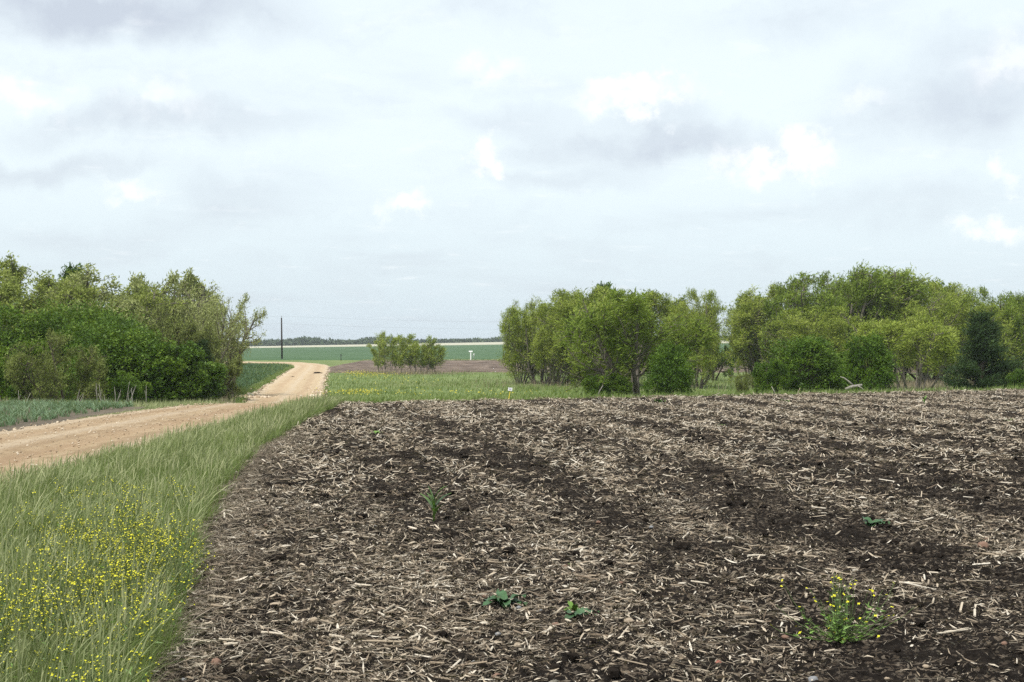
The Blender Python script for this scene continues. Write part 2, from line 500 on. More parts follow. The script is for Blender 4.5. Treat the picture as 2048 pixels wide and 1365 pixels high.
M['cedar'] = island_mat('cedar_leaf', [(0.0, (0.014, 0.032, 0.011)), (0.6, (0.032, 0.062, 0.020)), (1.0, (0.080, 0.125, 0.034))], 0.7, 0.12, 0.3, 1.0, 0.2)
M['far_tree'] = island_mat('far_tree_leaf', [(0.0, (0.045, 0.070, 0.038)), (0.5, (0.075, 0.105, 0.052)), (1.0, (0.120, 0.155, 0.078))], 0.9, 0.0, 0.5, 0.03, 0.1)
M['grass'] = island_mat('verge_grass', [(0.0, (0.064, 0.104, 0.020)), (0.45, (0.150, 0.212, 0.054)), (0.85, (0.262, 0.318, 0.112)), (1.0, (0.400, 0.390, 0.200))], 0.55, 0.35, 0.45, 0.9, 0.3)
M['seed'] = island_mat('grass_seed_heads', [(0.0, (0.185, 0.220, 0.092)), (0.6, (0.310, 0.335, 0.165)), (1.0, (0.460, 0.450, 0.265))], 0.7, 0.25, 0.3, 0.8, 0.2)
M['dry'] = island_mat('dry_grass', [(0.0, (0.150, 0.115, 0.075)), (0.5, (0.270, 0.215, 0.150)), (1.0, (0.420, 0.355, 0.265))], 0.8, 0.15, 0.2, 0.8, 0.15)
M['crop'] = island_mat('sorghum_leaf', [(0.0, (0.058, 0.115, 0.048)), (0.5, (0.130, 0.210, 0.105)), (1.0, (0.265, 0.350, 0.215))], 0.5, 0.3, 0.25, 0.7, 0.35)
M['litter'] = island_mat('corn_residue', [(0.0, (0.052, 0.039, 0.029)), (0.35, (0.155, 0.120, 0.087)), (0.7, (0.350, 0.285, 0.215)), (1.0, (0.650, 0.570, 0.455))], 0.8, 0.1, 0.15, 0.7, 0.15, fine=0.3)
M['chip'] = island_mat('corn_chips', [(0.0, (0.050, 0.037, 0.028)), (0.25, (0.140, 0.102, 0.070)), (0.48, (0.350, 0.275, 0.196)), (0.76, (0.590, 0.495, 0.375)), (1.0, (0.800, 0.730, 0.620))], 0.75, 0.08, 0.12, 0.7, 0.2, fine=0.3)
M['stalk'] = island_mat('corn_stalk', [(0.0, (0.190, 0.138, 0.092)), (0.5, (0.440, 0.355, 0.255)), (1.0, (0.720, 0.630, 0.500))], 0.7, 0.0, 0.0, 1.0, 0.25, object_var=0.9, fine=0.5)
M['pith'] = plain('corn_pith', (0.62, 0.56, 0.46), 0.9, 0.15, 40)
M['clod'] = plain('soil_clod', (0.0175, 0.0142, 0.0118), 0.95, 0.5, 22, 0.0, 0.01)
M['stone_tan'] = plain('stone_tan', (0.36, 0.285, 0.205), 0.8, 0.25, 14, 0.25, 0.004)
M['stone_brown'] = plain('stone_brown', (0.215, 0.130, 0.092), 0.8, 0.25, 14, 0.25, 0.004)
M['stone_red'] = plain('stone_red', (0.30, 0.115, 0.082), 0.75, 0.2, 14, 0.25, 0.003)
M['stone_grey'] = plain('stone_grey', (0.22, 0.22, 0.225), 0.7, 0.2, 14, 0.3, 0.003)
M['gravel'] = island_mat('loose_gravel', [(0.0, (0.22, 0.155, 0.10)), (0.5, (0.46, 0.36, 0.25)), (1.0, (0.66, 0.57, 0.45))], 0.9, 0.0, 0.1, 0.5, 0.15)
M['yellow'] = plain('mustard_petal', (0.72, 0.68, 0.030), 0.6, 0.10, 30)
M['yellow_far'] = plain('wildflower_yellow', (0.52, 0.47, 0.055), 0.7, 0.2, 3)
M['stem'] = plain('mustard_stem', (0.095, 0.130, 0.045), 0.6, 0.25, 20)
M['row_crop'] = island_mat('row_crop_leaf', [(0.0, (0.025, 0.062, 0.026)), (0.5, (0.052, 0.110, 0.048)), (1.0, (0.100, 0.165, 0.080))], 0.6, 0.25, 0.2, 0.7, 0.25)
M['leaf'] = plain('weed_leaf', (0.125, 0.225, 0.036), 0.45, 0.35, 18, 0.4)
M['leaf_blue'] = plain('weed_leaf_bluish', (0.045, 0.100, 0.036), 0.45, 0.3, 18, 0.4)
M['white'] = plain('white_paint', (0.80, 0.80, 0.78), 0.5, 0.04, 6)
M['grey_metal'] = plain('grey_galvanised', (0.28, 0.29, 0.29), 0.5, 0.15, 9)
M['yellow_paint'] = plain('yellow_paint', (0.72, 0.56, 0.06), 0.5, 0.08, 9)
M['ink'] = plain('sign_ink', (0.22, 0.20, 0.36), 0.6, 0.1, 9)
M['black'] = plain('black_post', (0.018, 0.018, 0.019), 0.6, 0.2, 9)
M['pole'] = mat_bark('creosoted_wood', (0.020, 0.017, 0.015), (0.046, 0.038, 0.032))
M['wire'] = plain('bare_wire', (0.25, 0.26, 0.27), 0.5, 0.05, 5)

# ------------------------------------------------------------------ the land
ys = np.unique(np.concatenate([np.arange(-30, 4, 2.0), np.arange(4, 62, 0.4), np.arange(62, 132, 1.0), np.arange(132, 226, 3.0), [160, 223],
                               np.exp(np.linspace(math.log(226), math.log(3000), 70)), [600, 900, 1300]]))
uu = np.linspace(-1, 1, 161); uu = np.sign(uu) * np.abs(uu) ** 1.15
X = uu[None, :] * (0.62 * np.maximum(ys, 0) + 30)[:, None]; Y = np.repeat(ys[:, None], len(uu), 1)
Z = H(X, Y)
in_field = np.minimum(X - edge_x(Y), lip(X) - Y)
Z = Z - 0.22 * sstep(0.0, 0.7, in_field)
in_road = np.minimum(np.minimum(X - ROAD_L, ROAD_R - X), 40 - Y)
Z = Z - 0.10 * sstep(0.2, 0.8, in_road)
grid_obj('ground', X, Y, Z, M['pasture'], 'rough green pasture and creek bottom running to the horizon')

# ploughed field, clods and furrows as real relief
rows = [5.2]
while rows[-1] < 72: rows.append(rows[-1] + min(max(rows[-1] ** 2 / (CAMZ * 1400) * 1.15, 0.02), 0.24))
rows = np.array(rows)
cu = np.linspace(0, 1, 440)
xl = edge_x(rows) - 0.12; xr = 0.40 * rows + 3.0
X = xl[:, None] + (xr - xl)[:, None] * cu[None, :]
Y = np.repeat(rows[:, None], len(cu), 1)
Lp = lip(X) + 0.35 + 0.25 * perlin(X * 0.7, X * 0 + 1.7, 63)
Y = np.minimum(Y, Lp)


def row_coord(x, y):
    return x + 0.17 * y


def cover(x, y):
    """share of the soil hidden by corn residue, in drifting bands along the old rows"""
    r = row_coord(x, y)
    warp = 0.5 * fbm(x * 0.25, y * 0.12, 3, 20)
    band = 0.5 + 0.5 * np.sin((r + warp * 1.5) * 2 * np.pi / 1.95)
    blot = fbm(r * 0.55, y * 0.16, 4, 24)
    blot2 = fbm(x * 1.7, y * 1.2, 3, 28)
    nearleft = np.exp(-((x + 0.7) / 1.6) ** 2) * sstep(16, 8, y)
    c = 0.375 + 0.30 * band - 0.14 + 0.46 * blot + 0.50 * blot2 + 0.28 * nearleft + 0.16 * sstep(16, 40, y) - 0.08 * sstep(0.5, 4.0, x) * sstep(22, 12, y)
    return np.clip(c, 0.04, 1.0)


def relief(x, y):
    r = row_coord(x, y)
    z = 0.022 * np.cos((r + 0.75 * fbm(x * 0.25, y * 0.12, 3, 20)) * 2 * np.pi / 1.95)
    z = z + 0.020 * fbm(x * 1.8, y * 1.8, 2, 2)
    b1 = 1 - np.abs(perlin(x * 5.5, y * 5.5, 8)) * 2.4
    b2 = 1 - np.abs(perlin(x * 13, y * 13, 9)) * 2.4
    b3 = perlin(x * 31, y * 31, 10)
    z = z - 0.028 * np.clip(b1, -1, 1) - 0.019 * np.clip(b2, -1, 1) + 0.011 * b3
    return z


nearfade = 1.0
REL = relief(X, Y) + 0.03
edge_in = sstep(0, 0.5, np.minimum(X - edge_x(Y), lip(X) - Y))
Z = H(X, Y) + 0.015 + REL * (0.35 + 0.65 * edge_in)
grid_obj('ploughed_field', X, Y, Z, M['soil'], 'dark ploughed field littered with broken corn residue', smooth=False)


def field_z(x, y):
    e = sstep(0, 0.5, np.minimum(x - edge_x(y), lip(x) - y))
    return H(x, y) + 0.015 + (relief(x, y) + 0.03) * (0.35 + 0.65 * e)


# gravel road: edges traced on the ground, lofted with a low crown
def spline(P, n):
    P = np.asarray(P, float)
    d = np.concatenate([[0], np.cumsum(np.linalg.norm(np.diff(P, axis=0), axis=1))])
    out = []
    s = np.linspace(0, d[-1], n)
    Q = np.vstack([2 * P[0] - P[1], P, 2 * P[-1] - P[-2]])
    for v in s:
        i = min(int(np.searchsorted(d, v, 'right')) - 1, len(P) - 2)
        u = (v - d[i]) / (d[i + 1] - d[i] + 1e-9)
        p0, p1, p2, p3 = Q[i], Q[i + 1], Q[i + 2], Q[i + 3]
        out.append(0.5 * (2 * p1 + (p2 - p0) * u + (2 * p0 - 5 * p1 + 4 * p2 - p3) * u * u + (3 * p1 - p0 - 3 * p2 + p3) * u ** 3))
    return np.array(out)


LPX = [(492, 805), (503, 795), (522, 781), (542, 768), (562, 753), (581, 742), (592, 736), (583, 732), (540, 730.5), (490, 730), (400, 730)]
RPX = [(641, 801), (645, 786), (650, 769), (653, 753), (657, 745), (661, 737), (655, 732.5), (630, 729.5), (602, 727), (490, 725.5), (400, 725)]
far_l = [at(*p) for p in LPX]; far_r = [at(*p) for p in RPX]
near_y = [-25, -10, 5, 15, 25, 29, 33, 36, 39]
PLft = [(float(road_left(y)), y) for y in near_y] + far_l
PRgt = [(ROAD_R, y) for y in near_y] + far_r
# same number of knots: interpolate knot by knot
def loft(PL, PR, per=14):
    L2, R2 = [], []
    for A, out in ((PL, L2), (PR, R2)):
        A = np.array(A); Q = np.vstack([2 * A[0] - A[1], A, 2 * A[-1] - A[-2]])
        for i in range(len(A) - 1):
            for k in range(per):
                u = k / per
                # centripetal-ish: use linear for long hidden span to avoid overshoot
                lin = A[i] * (1 - u) + A[i + 1] * u
                out.append(lin)
        out.append(A[-1])
    L2, R2 = np.array(L2), np.array(R2)
    def smooth(Q):
        for _ in range(20):
            Q[1:-1] = 0.25 * Q[:-2] + 0.5 * Q[1:-1] + 0.25 * Q[2:]
        return Q
    return smooth(L2), smooth(R2)


RL, RR = loft(PLft, PRgt, 22)
w = np.linspace(0, 1, 25)
# uneven gravel shoulders
wl = 0.14 * perlin(np.arange(len(RL)) * 0.35, 0.5, 70) + 0.08 * perlin(np.arange(len(RL)) * 0.9, 4.5, 71)
wr = 0.14 * perlin(np.arange(len(RL)) * 0.35, 9.5, 72) + 0.08 * perlin(np.arange(len(RL)) * 0.9, 7.5, 73)
ww = w[None, :] * (1 + wr[:, None] * 0.5 - wl[:, None] * 0.5) + wl[:, None] * 0.5
P = RL[:, None, :] * (1 - ww[..., None]) + RR[:, None, :] * ww[..., None]
X, Y = P[..., 0], P[..., 1]
crown = 0.10 * (1 - (2 * w - 1) ** 2)[None, :]
berm = 0.035 * (np.exp(-((w - 0.05) / 0.03) ** 2) + np.exp(-((w - 0.95) / 0.03) ** 2))[None, :]
ruts = -0.04 * (np.exp(-((w - 0.27) / 0.06) ** 2) + np.exp(-((w - 0.70) / 0.06) ** 2))[None, :]
lift = 0.03 + 0.05 * sstep(60, 100, Y) + 0.05 * sstep(120, 190, Y)
lift = np.where((w == 0) | (w == 1), -0.08, 1.0)[None, :] * np.where((w == 0) | (w == 1), 1.0, lift)
Z = H(X, Y) + lift + crown + berm + ruts + 0.012 * perlin(X * 2.2, Y * 2.2, 75)
road = grid_obj('gravel_road', X, Y, Z, M['road'], 'tan gravel farm road dipping out of sight and bending left')
uvl = road.data.uv_layers.new(name='UVMap')
vi = np.zeros(len(road.data.loops), np.int32); road.data.loops.foreach_get('vertex_index', vi)
along = np.concatenate([[0], np.cumsum(np.linalg.norm(np.diff((RL + RR) / 2, axis=0), axis=1))])
UV = np.stack([np.broadcast_to(w[None, :], X.shape), np.broadcast_to(along[:, None], X.shape)], -1).reshape(-1, 2)
uvl.data.foreach_set('uv', UV[vi].astype(np.float32).ravel())


def road_z(x, y):
    return H(x, y) + 0.11


# far fields
def border(shape, off):
    """a sheet lies OFF above the land and dips into it along its rim"""
    o_ = np.full(shape, off); o_[0] = o_[-1] = -0.12; o_[:, 0] = o_[:, -1] = -0.12
    return o_


def sheet_xy(name, x0, x1, y0f, y1f, m, label, off, ny=24, nx=90):
    xs = np.linspace(x0, x1, nx)
    u = np.linspace(0, 1, ny)[:, None]; u[1] = u[1] * 0.1; u[-2] = 1 - (1 - u[-2]) * 0.1
    Yy = y0f(xs)[None, :] * (1 - u) + y1f(xs)[None, :] * u
    Xx = np.repeat(xs[None, :], ny, 0)
    return grid_obj(name, Xx, Yy, H(Xx, Yy) + border(Xx.shape, off), m, label)


sheet_xy('far_ploughed_field', -25, 130, lambda x: 158 + 0.02 * x + 2.0 * perlin(x * 0.12, x * 0, 80), lambda x: 222 + 0 * x, M['far_soil'],
         'strip of brown ploughed land between pasture and green crop', 0.10)
sheet_xy('far_crop_field', -300, 420, lambda x: 228 + 0.6 * perlin(x * 0.1, x * 0, 81), lambda x: 598 + 0 * x, M['far_crop'],
         'wide field of young green crop under the horizon', 0.12, 40, 120)
sheet_xy('stubble_field', -230, 520, lambda x: 602 + 0 * x, lambda x: 898 + 0 * x, M['stubble'], 'thin bright strip of pale stubble under the far trees', 0.15, 20, 120)

# crop field on the left of the near road
CROP_X = -9.95


def crop_right(y):
    return CROP_X - 0.9 * sstep(36, 41, y) + 0.12 * perlin(np.asarray(y) * 0.9, 2.2, 82)


ys2 = np.linspace(8, 41.0, 90)
xr2 = crop_right(ys2) + 0.30 + 0.36 * sstep(38, 34, ys2)
u2 = np.linspace(0, 1, 40)
X = xr2[:, None] - u2[None, :] * 22.0; Y = np.repeat(ys2[:, None], 40, 1)
grid_obj('crop_field', X, Y, H(X, Y) + 0.03 + 0.02 * perlin(X * 3, Y * 3, 83), M['crop_soil'], 'bed of young blue green crop left of the road')

# ------------------------------------------------------------------ corn residue, stalks, clods and stones on the field
def strips(base, ang, length, width, tilt, curl, roll, seg=2):
    """flat curved shreds lying on the ground"""
    n = len(base)
    t = np.linspace(-0.5, 0.5, seg + 1)
    d = np.stack([np.cos(ang) * np.cos(tilt), np.sin(ang) * np.cos(tilt), np.sin(tilt)], -1)
    side0 = np.stack([-np.sin(ang), np.cos(ang), np.zeros(n)], -1)
    up0 = np.cross(d, side0)
    side = side0 * np.cos(roll)[:, None] + up0 * np.sin(roll)[:, None]
    up = np.cross(d, side)
    V = np.zeros((n, seg + 1, 2, 3))
    for i, ti in enumerate(t):
        c = base + d * (length * ti)[:, None] + up * (curl * length * (0.25 - ti * ti))[:, None]
        wv_ = width * (1.0 - 0.75 * (abs(ti) * 2) ** 2 if seg > 1 else 0.8)
        V[:, i, 0] = c - side * (wv_ / 2)[:, None]; V[:, i, 1] = c + side * (wv_ / 2)[:, None]
    idx = np.arange(n)[:, None] * (2 * (seg + 1)) + np.arange(seg)[None, :] * 2
    q = np.stack([idx, idx + 1, idx + 3, idx + 2], -1).reshape(-1, 4)
    return V.reshape(-1, 3), q


def sample_field(n, y0, y1, power, rng, use_cover=True, gain=1.0):
    """random points on the field; density falls as y**-power"""
    out = []
    tot = 0
    while tot < n:
        m_ = n * 2
        g = 2.0 - power
        u = rng.random(m_)
        y = (y0 ** g + u * (y1 ** g - y0 ** g)) ** (1 / g) if abs(g) > 1e-6 else y0 * (y1 / y0) ** u
        x = edge_x(y) + rng.random(m_) * (0.40 * y + 3.0 - edge_x(y))
        ok = (x > edge_x(y) - 0.02) & (y < lip(x) + 0.2)
        if use_cover:
            ok &= rng.random(m_) < (cover(x, y) ** 1.35) * gain
        out.append(np.stack([x[ok], y[ok]], -1)); tot += ok.sum()
    return np.vstack(out)[:n]


rng = np.random.default_rng(21)
acc = Acc()
# fine shreds, near
P = sample_field(50000, 5.6, 15, 1.0, rng); n = len(P)
sc = (P[:, 1] / 9) ** 0.35
ln = np.clip(rng.gamma(2.2, 0.022, n), 0.012, 0.2) * sc; wd = rng.uniform(0.0022, 0.0055, n) * sc
z = field_z(P[:, 0], P[:, 1]) + rng.uniform(0.002, 0.022, n)
A = rng.uniform(0, 6.28, n)
v, q = strips(np.stack([P[:, 0], P[:, 1], z], -1), A, ln, wd, rng.normal(0, 0.25, n), rng.normal(0, 0.25, n), rng.normal(0, 0.7, n), 1); acc.add(v, q)
# stiff chips of stalk and husk, near
P = sample_field(46000, 5.6, 16, 1.1, rng); n = len(P)
sc = (P[:, 1] / 9) ** 0.3
ln = np.clip(rng.gamma(2.6, 0.0125, n), 0.009, 0.13) * sc; wd = np.clip(rng.gamma(3.5, 0.0018, n), 0.0025, 0.015) * sc
z = field_z(P[:, 0], P[:, 1]) + rng.uniform(0.006, 0.026, n)
v, q = strips(np.stack([P[:, 0], P[:, 1], z], -1), rng.uniform(0, 6.28, n), ln, wd, rng.normal(0, 0.38, n), rng.normal(0, 0.3, n), rng.normal(0, 0.6, n), 2); acc.add(v, q, mi=1)
# longer husk leaves
P = sample_field(3500, 5.6, 16, 1.0, rng); n = len(P)
ln = rng.uniform(0.04, 0.11, n); wd = rng.uniform(0.007, 0.016, n)
z = field_z(P[:, 0], P[:, 1]) + rng.uniform(0.008, 0.03, n)
v, q = strips(np.stack([P[:, 0], P[:, 1], z], -1), rng.uniform(0, 6.28, n), ln, wd, rng.normal(0, 0.3, n), rng.normal(0, 0.5, n), rng.normal(0, 0.7, n), 3); acc.add(v, q, mi=1)
# farther chips, fewer and coarser
P = sample_field(76000, 15, 66, 1.2, rng); n = len(P)
sc = (P[:, 1] / 9) ** 0.45
ln = np.clip(rng.gamma(2.8, 0.018, n), 0.015, 0.2) * sc; wd = rng.uniform(0.004, 0.012, n) * sc
z = field_z(P[:, 0], P[:, 1]) + rng.uniform(0.006, 0.03, n) * sc
v, q = strips(np.stack([P[:, 0], P[:, 1], z], -1), rng.uniform(0, 6.28, n), ln, wd, rng.normal(0, 0.35, n), rng.normal(0, 0.2, n), rng.normal(0, 0.7, n), 1); acc.add(v, q, mi=1)
# straw mats trailing beside the verge
yy = rng.uniform(6, 26, 16000) ** 1.0; xx = edge_x(yy) + np.abs(rng.normal(0, 0.55, 16000)) * (0.6 + 0.4 * perlin(yy * 1.3, yy * 0, 31))
n = len(yy)
v, q = strips(np.stack([xx, yy, field_z(xx, yy) + rng.uniform(0.0, 0.03, n)], -1), rng.uniform(0, 6.28, n), rng.gamma(3, 0.035, n), rng.uniform(0.0018, 0.0038, n) * (yy / 8) ** 0.4,
              rng.normal(0.05, 0.25, n), rng.normal(0, 0.4, n), rng.normal(0, 0.7, n), 2); acc.add(v, q)
o = acc.build('corn_residue', [M['litter'], M['chip']]); tag(o, 'shredded straw coloured corn leaves strewn thickly over the soil', 'residue', kind='stuff')


def stalk_mesh(seed):
    r = np.random.default_rng(seed)
    a = Acc()
    L = 1.0
    n = 6
    t = np.linspace(-0.5, 0.5, n)
    bend = r.normal(0, 0.05)
    pts = np.stack([t * L, bend * (0.25 - t * t) * 2 + r.normal(0, 0.006, n), r.normal(0, 0.006, n)], -1)
    rad = 0.052 * (1 + r.normal(0, 0.08, n)) * np.linspace(1.15, 0.85, n)
    rad[2] *= 1.22
    a.tube(pts, rad, 7, cap=False, mi=0)
    for e, s in ((0, 1), (-1, -1)):
        th = np.arange(7) / 7 * 2 * np.pi
        c = pts[e]; ring = c + np.stack([np.full(7, 0.0), np.cos(th) * rad[e] * 0.98, np.sin(th) * rad[e] * 0.98], -1) + np.array([r.normal(0, 0.004), 0, 0])
        V = np.vstack([ring, c + np.array([s * 0.015, 0, 0])])
        a.add(V, t=[(k, (k + 1) % 7, 7) if s < 0 else ((k + 1) % 7, k, 7) for k in range(7)], mi=1)
    if r.random() < 0.5:   # a strip of torn sheath
        V, Q = strips(np.array([[r.uniform(-0.2, 0.3), 0.03, 0.055]]), np.array([r.normal(0, 0.2)]), np.array([0.5]), np.array([0.09]), np.array([0.12]), np.array([0.15]), np.array([0.2]), 3)
        a.add(V, Q, mi=0)
    return a.mesh('corn_stalk', [M['stalk'], M['pith']], True)


stalk_protos = [stalk_mesh(100 + i) for i in range(9)]
P = sample_field(300, 6.4, 13.0, 1.2, np.random.default_rng(33), True)
rs = np.random.default_rng(34)
for (x, y) in P:
    o = link('corn_stalk', stalk_protos[rs.integers(9)])
    L = float(np.clip(rs.gamma(4, 0.026), 0.05, 0.30))
    o.scale = (L, 0.13 * rs.uniform(0.5, 1.25), 0.13 * rs.uniform(0.45, 1.05))
    o.rotation_euler = (rs.uniform(0, 6), rs.normal(0, 0.07), rs.normal(0.12, 1.3))
    o.location = (x, y, float(field_z(x, y)) + 0.016)
    tag(o, 'short pale broken corn stalk lying on the dark soil of the near field', 'corn stalk', 'corn stalk pieces lying on the near field')

# the rest of the stalk pieces, out to the far edge
acc = Acc(); rs = np.random.default_rng(35)
P = sample_field(5200, 7, 58, 0.9, rs, True)
Pz = field_z(P[:, 0], P[:, 1]) + 0.016
th5 = np.arange(5) / 5 * 2 * np.pi
for (x, y), z in zip(P, Pz):
    L = float(np.clip(rs.gamma(4, 0.021), 0.035, 0.28)) * (y / 9) ** 0.25; a = rs.uniform(0, 6.28); r_ = rs.uniform(0.0035, 0.0085) * (y / 9) ** 0.4
    tl = rs.normal(0, 0.1)
    d = np.array([math.cos(a), math.sin(a), tl]); s_ = np.array([-math.sin(a), math.cos(a), 0]); u_ = np.array([0, 0, 1.0])
    ring = np.cos(th5)[:, None] * s_ * r_ + np.sin(th5)[:, None] * u_ * r_ * 0.8
    c = np.array([x, y, z])
    V = np.vstack([c - d * L / 2 + ring, c + d * L / 2 + ring])
    acc.add(V, [(k, (k + 1) % 5, 5 + (k + 1) % 5, 5 + k) for k in range(5)], [(0, 2, 1), (0, 3, 2), (0, 4, 3), (5, 6, 7), (5, 7, 8), (5, 8, 9)])
o = acc.build('corn_stalk_litter', M['chip'], smooth=False); tag(o, 'countless broken corn stalks scattered away across the field', 'residue', kind='stuff')


def rock_mesh(name, m, seed, sub=2, rough=0.22, flat=0.65):
    import bmesh
    bm = bmesh.new(); bmesh.ops.create_icosphere(bm, subdivisions=sub, radius=1.0)
    r = np.random.default_rng(seed); o1, o2 = r.uniform(0, 50, 2)
    co = np.array([v.co[:] for v in bm.verts])
    k = 1 + rough * (perlin(co[:, 0] * 1.3 + o1, co[:, 1] * 1.3 + co[:, 2] * 1.7 + o2, 3) * 2 + 0.5 * perlin(co[:, 0] * 3 + o2, co[:, 1] * 3 - co[:, 2] * 2.3 + o1, 4) * 2)
    co = co * k[:, None]; co[:, 2] *= flat
    for v, c in zip(bm.verts, co): v.co = c
    me = bpy.data.meshes.new(name); bm.to_mesh(me); bm.free()
    me.materials.append(m)
    me.polygons.foreach_set('use_smooth', np.full(len(me.polygons), True))
    return me


def rock(px, py, rpx, m, label, seed, flat=0.7, sub=3):
    x, y = at(px, py)
    r = rpx / F * y
    o = link('stone', rock_mesh('stone', m, seed, sub, 0.18, flat))
    o.scale = (r, r * 0.85, r); o.rotation_euler = (0, 0, seed)
    o.location = (x, y, float(field_z(x, y)) + r * flat * 0.45)
    tag(o, label, 'stone', 'stones on the ploughed field')
    return o


rock(1966, 1106, 13, M['stone_brown'], 'round brown stone on dark soil below the right hand leafy weed', 1)
rock(1437, 1328, 7, M['stone_red'], 'small red pebble on the soil left of the flowering mustard', 2)
rock(1257, 1257, 10, M['stone_tan'], 'smooth tan stone right of the lobed weed in the near field', 3)
rock(995, 1350, 12, M['stone_brown'], 'brown stone at the very front of the field', 4)
rock(922, 1123, 10, M['stone_tan'], 'long yellowish stone among stalks below the young corn plant', 5, 0.6)
rock(886, 1140, 8, M['stone_tan'], 'small tan stone beside the long yellowish stone', 6)
rock(1626, 1357, 11, M['stone_grey'], 'grey stone in front of the flowering mustard plant', 7)
rock(1035, 1296, 9, M['stone_tan'], 'tan stone in the litter below the broad leaved weed', 8)
rock(553, 1225, 13, M['stone_tan'], 'flat tan stone near the grass verge', 9, 0.45)
rock(628, 1262, 9, M['stone_tan'], 'tan stone in the straw right of the flat tan stone', 10)
rock(432, 1340, 12, M['stone_brown'], 'brown stone half sunk beside the near grass', 11)
rock(536, 1337, 9, M['stone_tan'], 'tan stone right of the brown stone half sunk by the grass', 12)
rock(1570, 1160, 8, M['stone_tan'], 'tan stone behind the flowering mustard plant', 13)
rs = np.random.default_rng(41)
pebs = [rock_mesh('stone', M[k], 50 + i, 2, 0.2, 0.7) for i, k in enumerate(('stone_tan', 'stone_tan', 'stone_brown', 'stone_grey', 'stone_tan'))]
P = sample_field(70, 6.4, 13, 1.2, rs, False)
for x, y in P:
    o = link('stone', pebs[rs.integers(5)]); r = rs.uniform(0.010, 0.022)
    o.scale = (r * rs.uniform(0.9, 1.4), r, r); o.rotation_euler = (0, 0, rs.uniform(0, 6))
    o.location = (x, y, float(field_z(x, y)) + r * 0.35)
    tag(o, 'little pebble half sunk among the corn litter', 'stone', 'pebbles among the corn litter')

# crumbled clods
acc = Acc(); rs = np.random.default_rng(43)
ico = rock_mesh('clod', M['clod'], 3, 1, 0.35, 0.75)
iv = np.zeros(len(ico.vertices) * 3); ico.vertices.foreach_get('co', iv); iv = iv.reshape(-1, 3)
it = np.array([p.vertices[:] for p in ico.polygons])
P = sample_field(5200, 5.8, 30, 1.2, rs, False)
for (x, y), z in zip(P, field_z(P[:, 0], P[:, 1])):
    if rs.random() < cover(x, y) * 0.8: continue
    r = np.clip(rs.gamma(3, 0.007), 0.008, 0.06) * (y / 9) ** 0.3; a = rs.uniform(0, 6.28); ca, sa = math.cos(a), math.sin(a)
    jit = 1 + rs.normal(0, 0.12, (len(iv), 1))
    V = (iv * jit) @ np.array([[ca, sa, 0], [-sa, ca, 0], [0, 0, 1]]) * r * np.array([1, 1, rs.uniform(0.6, 1)])
    acc.add(V + np.array([x, y, z + r * 0.2]), t=it)
bpy.data.meshes.remove(ico)
o = acc.build('soil_clods', M['clod']); tag(o, 'crumbled black clods of ploughed soil', 'soil', kind='stuff')

# ------------------------------------------------------------------ grass
def blades(base, h, az_, lean, width, seg=3, head=None, twist=None):
    """curved tapering blades; HEAD widens the upper third into a seed head"""
    n = len(base)
    tw = np.random.default_rng(n).uniform(0, np.pi, n) if twist is None else twist
    side = np.stack([np.cos(tw), np.sin(tw), np.zeros(n)], -1)
    ld = np.stack([np.cos(az_), np.sin(az_), np.zeros(n)], -1)
    ts = np.linspace(0, 1, seg + 1)
    V = np.zeros((n, 2 * seg + 1, 3))
    for i, t in enumerate(ts):
        c = base + ld * (h * lean * t * t)[:, None]
        c[:, 2] += h * (t - 0.45 * np.minimum(lean, 1.2) * t * t)
        if i == seg:
            V[:, 2 * seg] = c
        else:
            f = (1 - 0.55 * t) if head is None else (0.5 if t < 0.55 else head)
            V[:, 2 * i] = c - side * (width * f / 2)[:, None]; V[:, 2 * i + 1] = c + side * (width * f / 2)[:, None]
    k = 2 * seg + 1
    b = np.arange(n)[:, None] * k
    i = np.arange(seg - 1)[None, :] * 2
    q = np.stack([b + i, b + i + 1, b + i + 3, b + i + 2], -1).reshape(-1, 4)
    t = np.stack([b[:, 0] + 2 * seg - 2, b[:, 0] + 2 * seg - 1, b[:, 0] + 2 * seg], -1)
    return V.reshape(-1, 3), q, t


rng = np.random.default_rng(51)


def verge_points(n, rng, y0=4.5, y1=44, power=1.3):
    g = 1.0 - power
    u = rng.random(n)
    y = (y0 ** g + u * (y1 ** g - y0 ** g)) ** (1 / g)
    xr_ = edge_x(y) + 0.05
    xl_ = np.maximum(ROAD_R - 0.05, -0.43 * y - 0.9)
    x = xl_ + (xr_ - xl_) * rng.random(n)
    return x, y


def tufted(n_tuft, per, spread, rng, **kw):
    x, y = verge_points(n_tuft, rng, **kw)
    x = np.repeat(x, per) + rng.normal(0, spread, n_tuft * per); y = np.repeat(y, per) + rng.normal(0, spread, n_tuft * per)
    return x, y


acc = Acc()
x, y = tufted(10800, 9, 0.07, rng)
over = x > edge_x(y) + 0.12
x = np.where(over, edge_x(y) + 0.1 - rng.random(len(x)) * 0.2, x)
n = len(x)
tall = 0.78 + 0.55 * fbm(x * 0.9, y * 0.6, 3, 90)
h = np.clip(rng.normal(0.31, 0.09, n) * tall, 0.09, 0.55)
road_near = sstep(0.0, 0.7, x - ROAD_R); h = h * (0.75 + 0.25 * road_near)
wd = rng.uniform(0.0024, 0.0050, n) * (y / 8) ** 0.5
azm = rng.normal(0.4 + 2.4 * perlin(x * 0.9, y * 0.6, 92), 1.3, n)
lean = np.clip(rng.normal(0.45, 0.32, n) + 0.5 * perlin(x * 0.7, y * 0.5, 93), 0.04, 1.5)
for sel, sg in ((y < 13, 3), (y >= 13, 2)):
    v, q, t = blades(np.stack([x, y, H(x, y) - 0.02], -1)[sel], h[sel], azm[sel], lean[sel], wd[sel], sg); acc.add(v, q, t, 0)
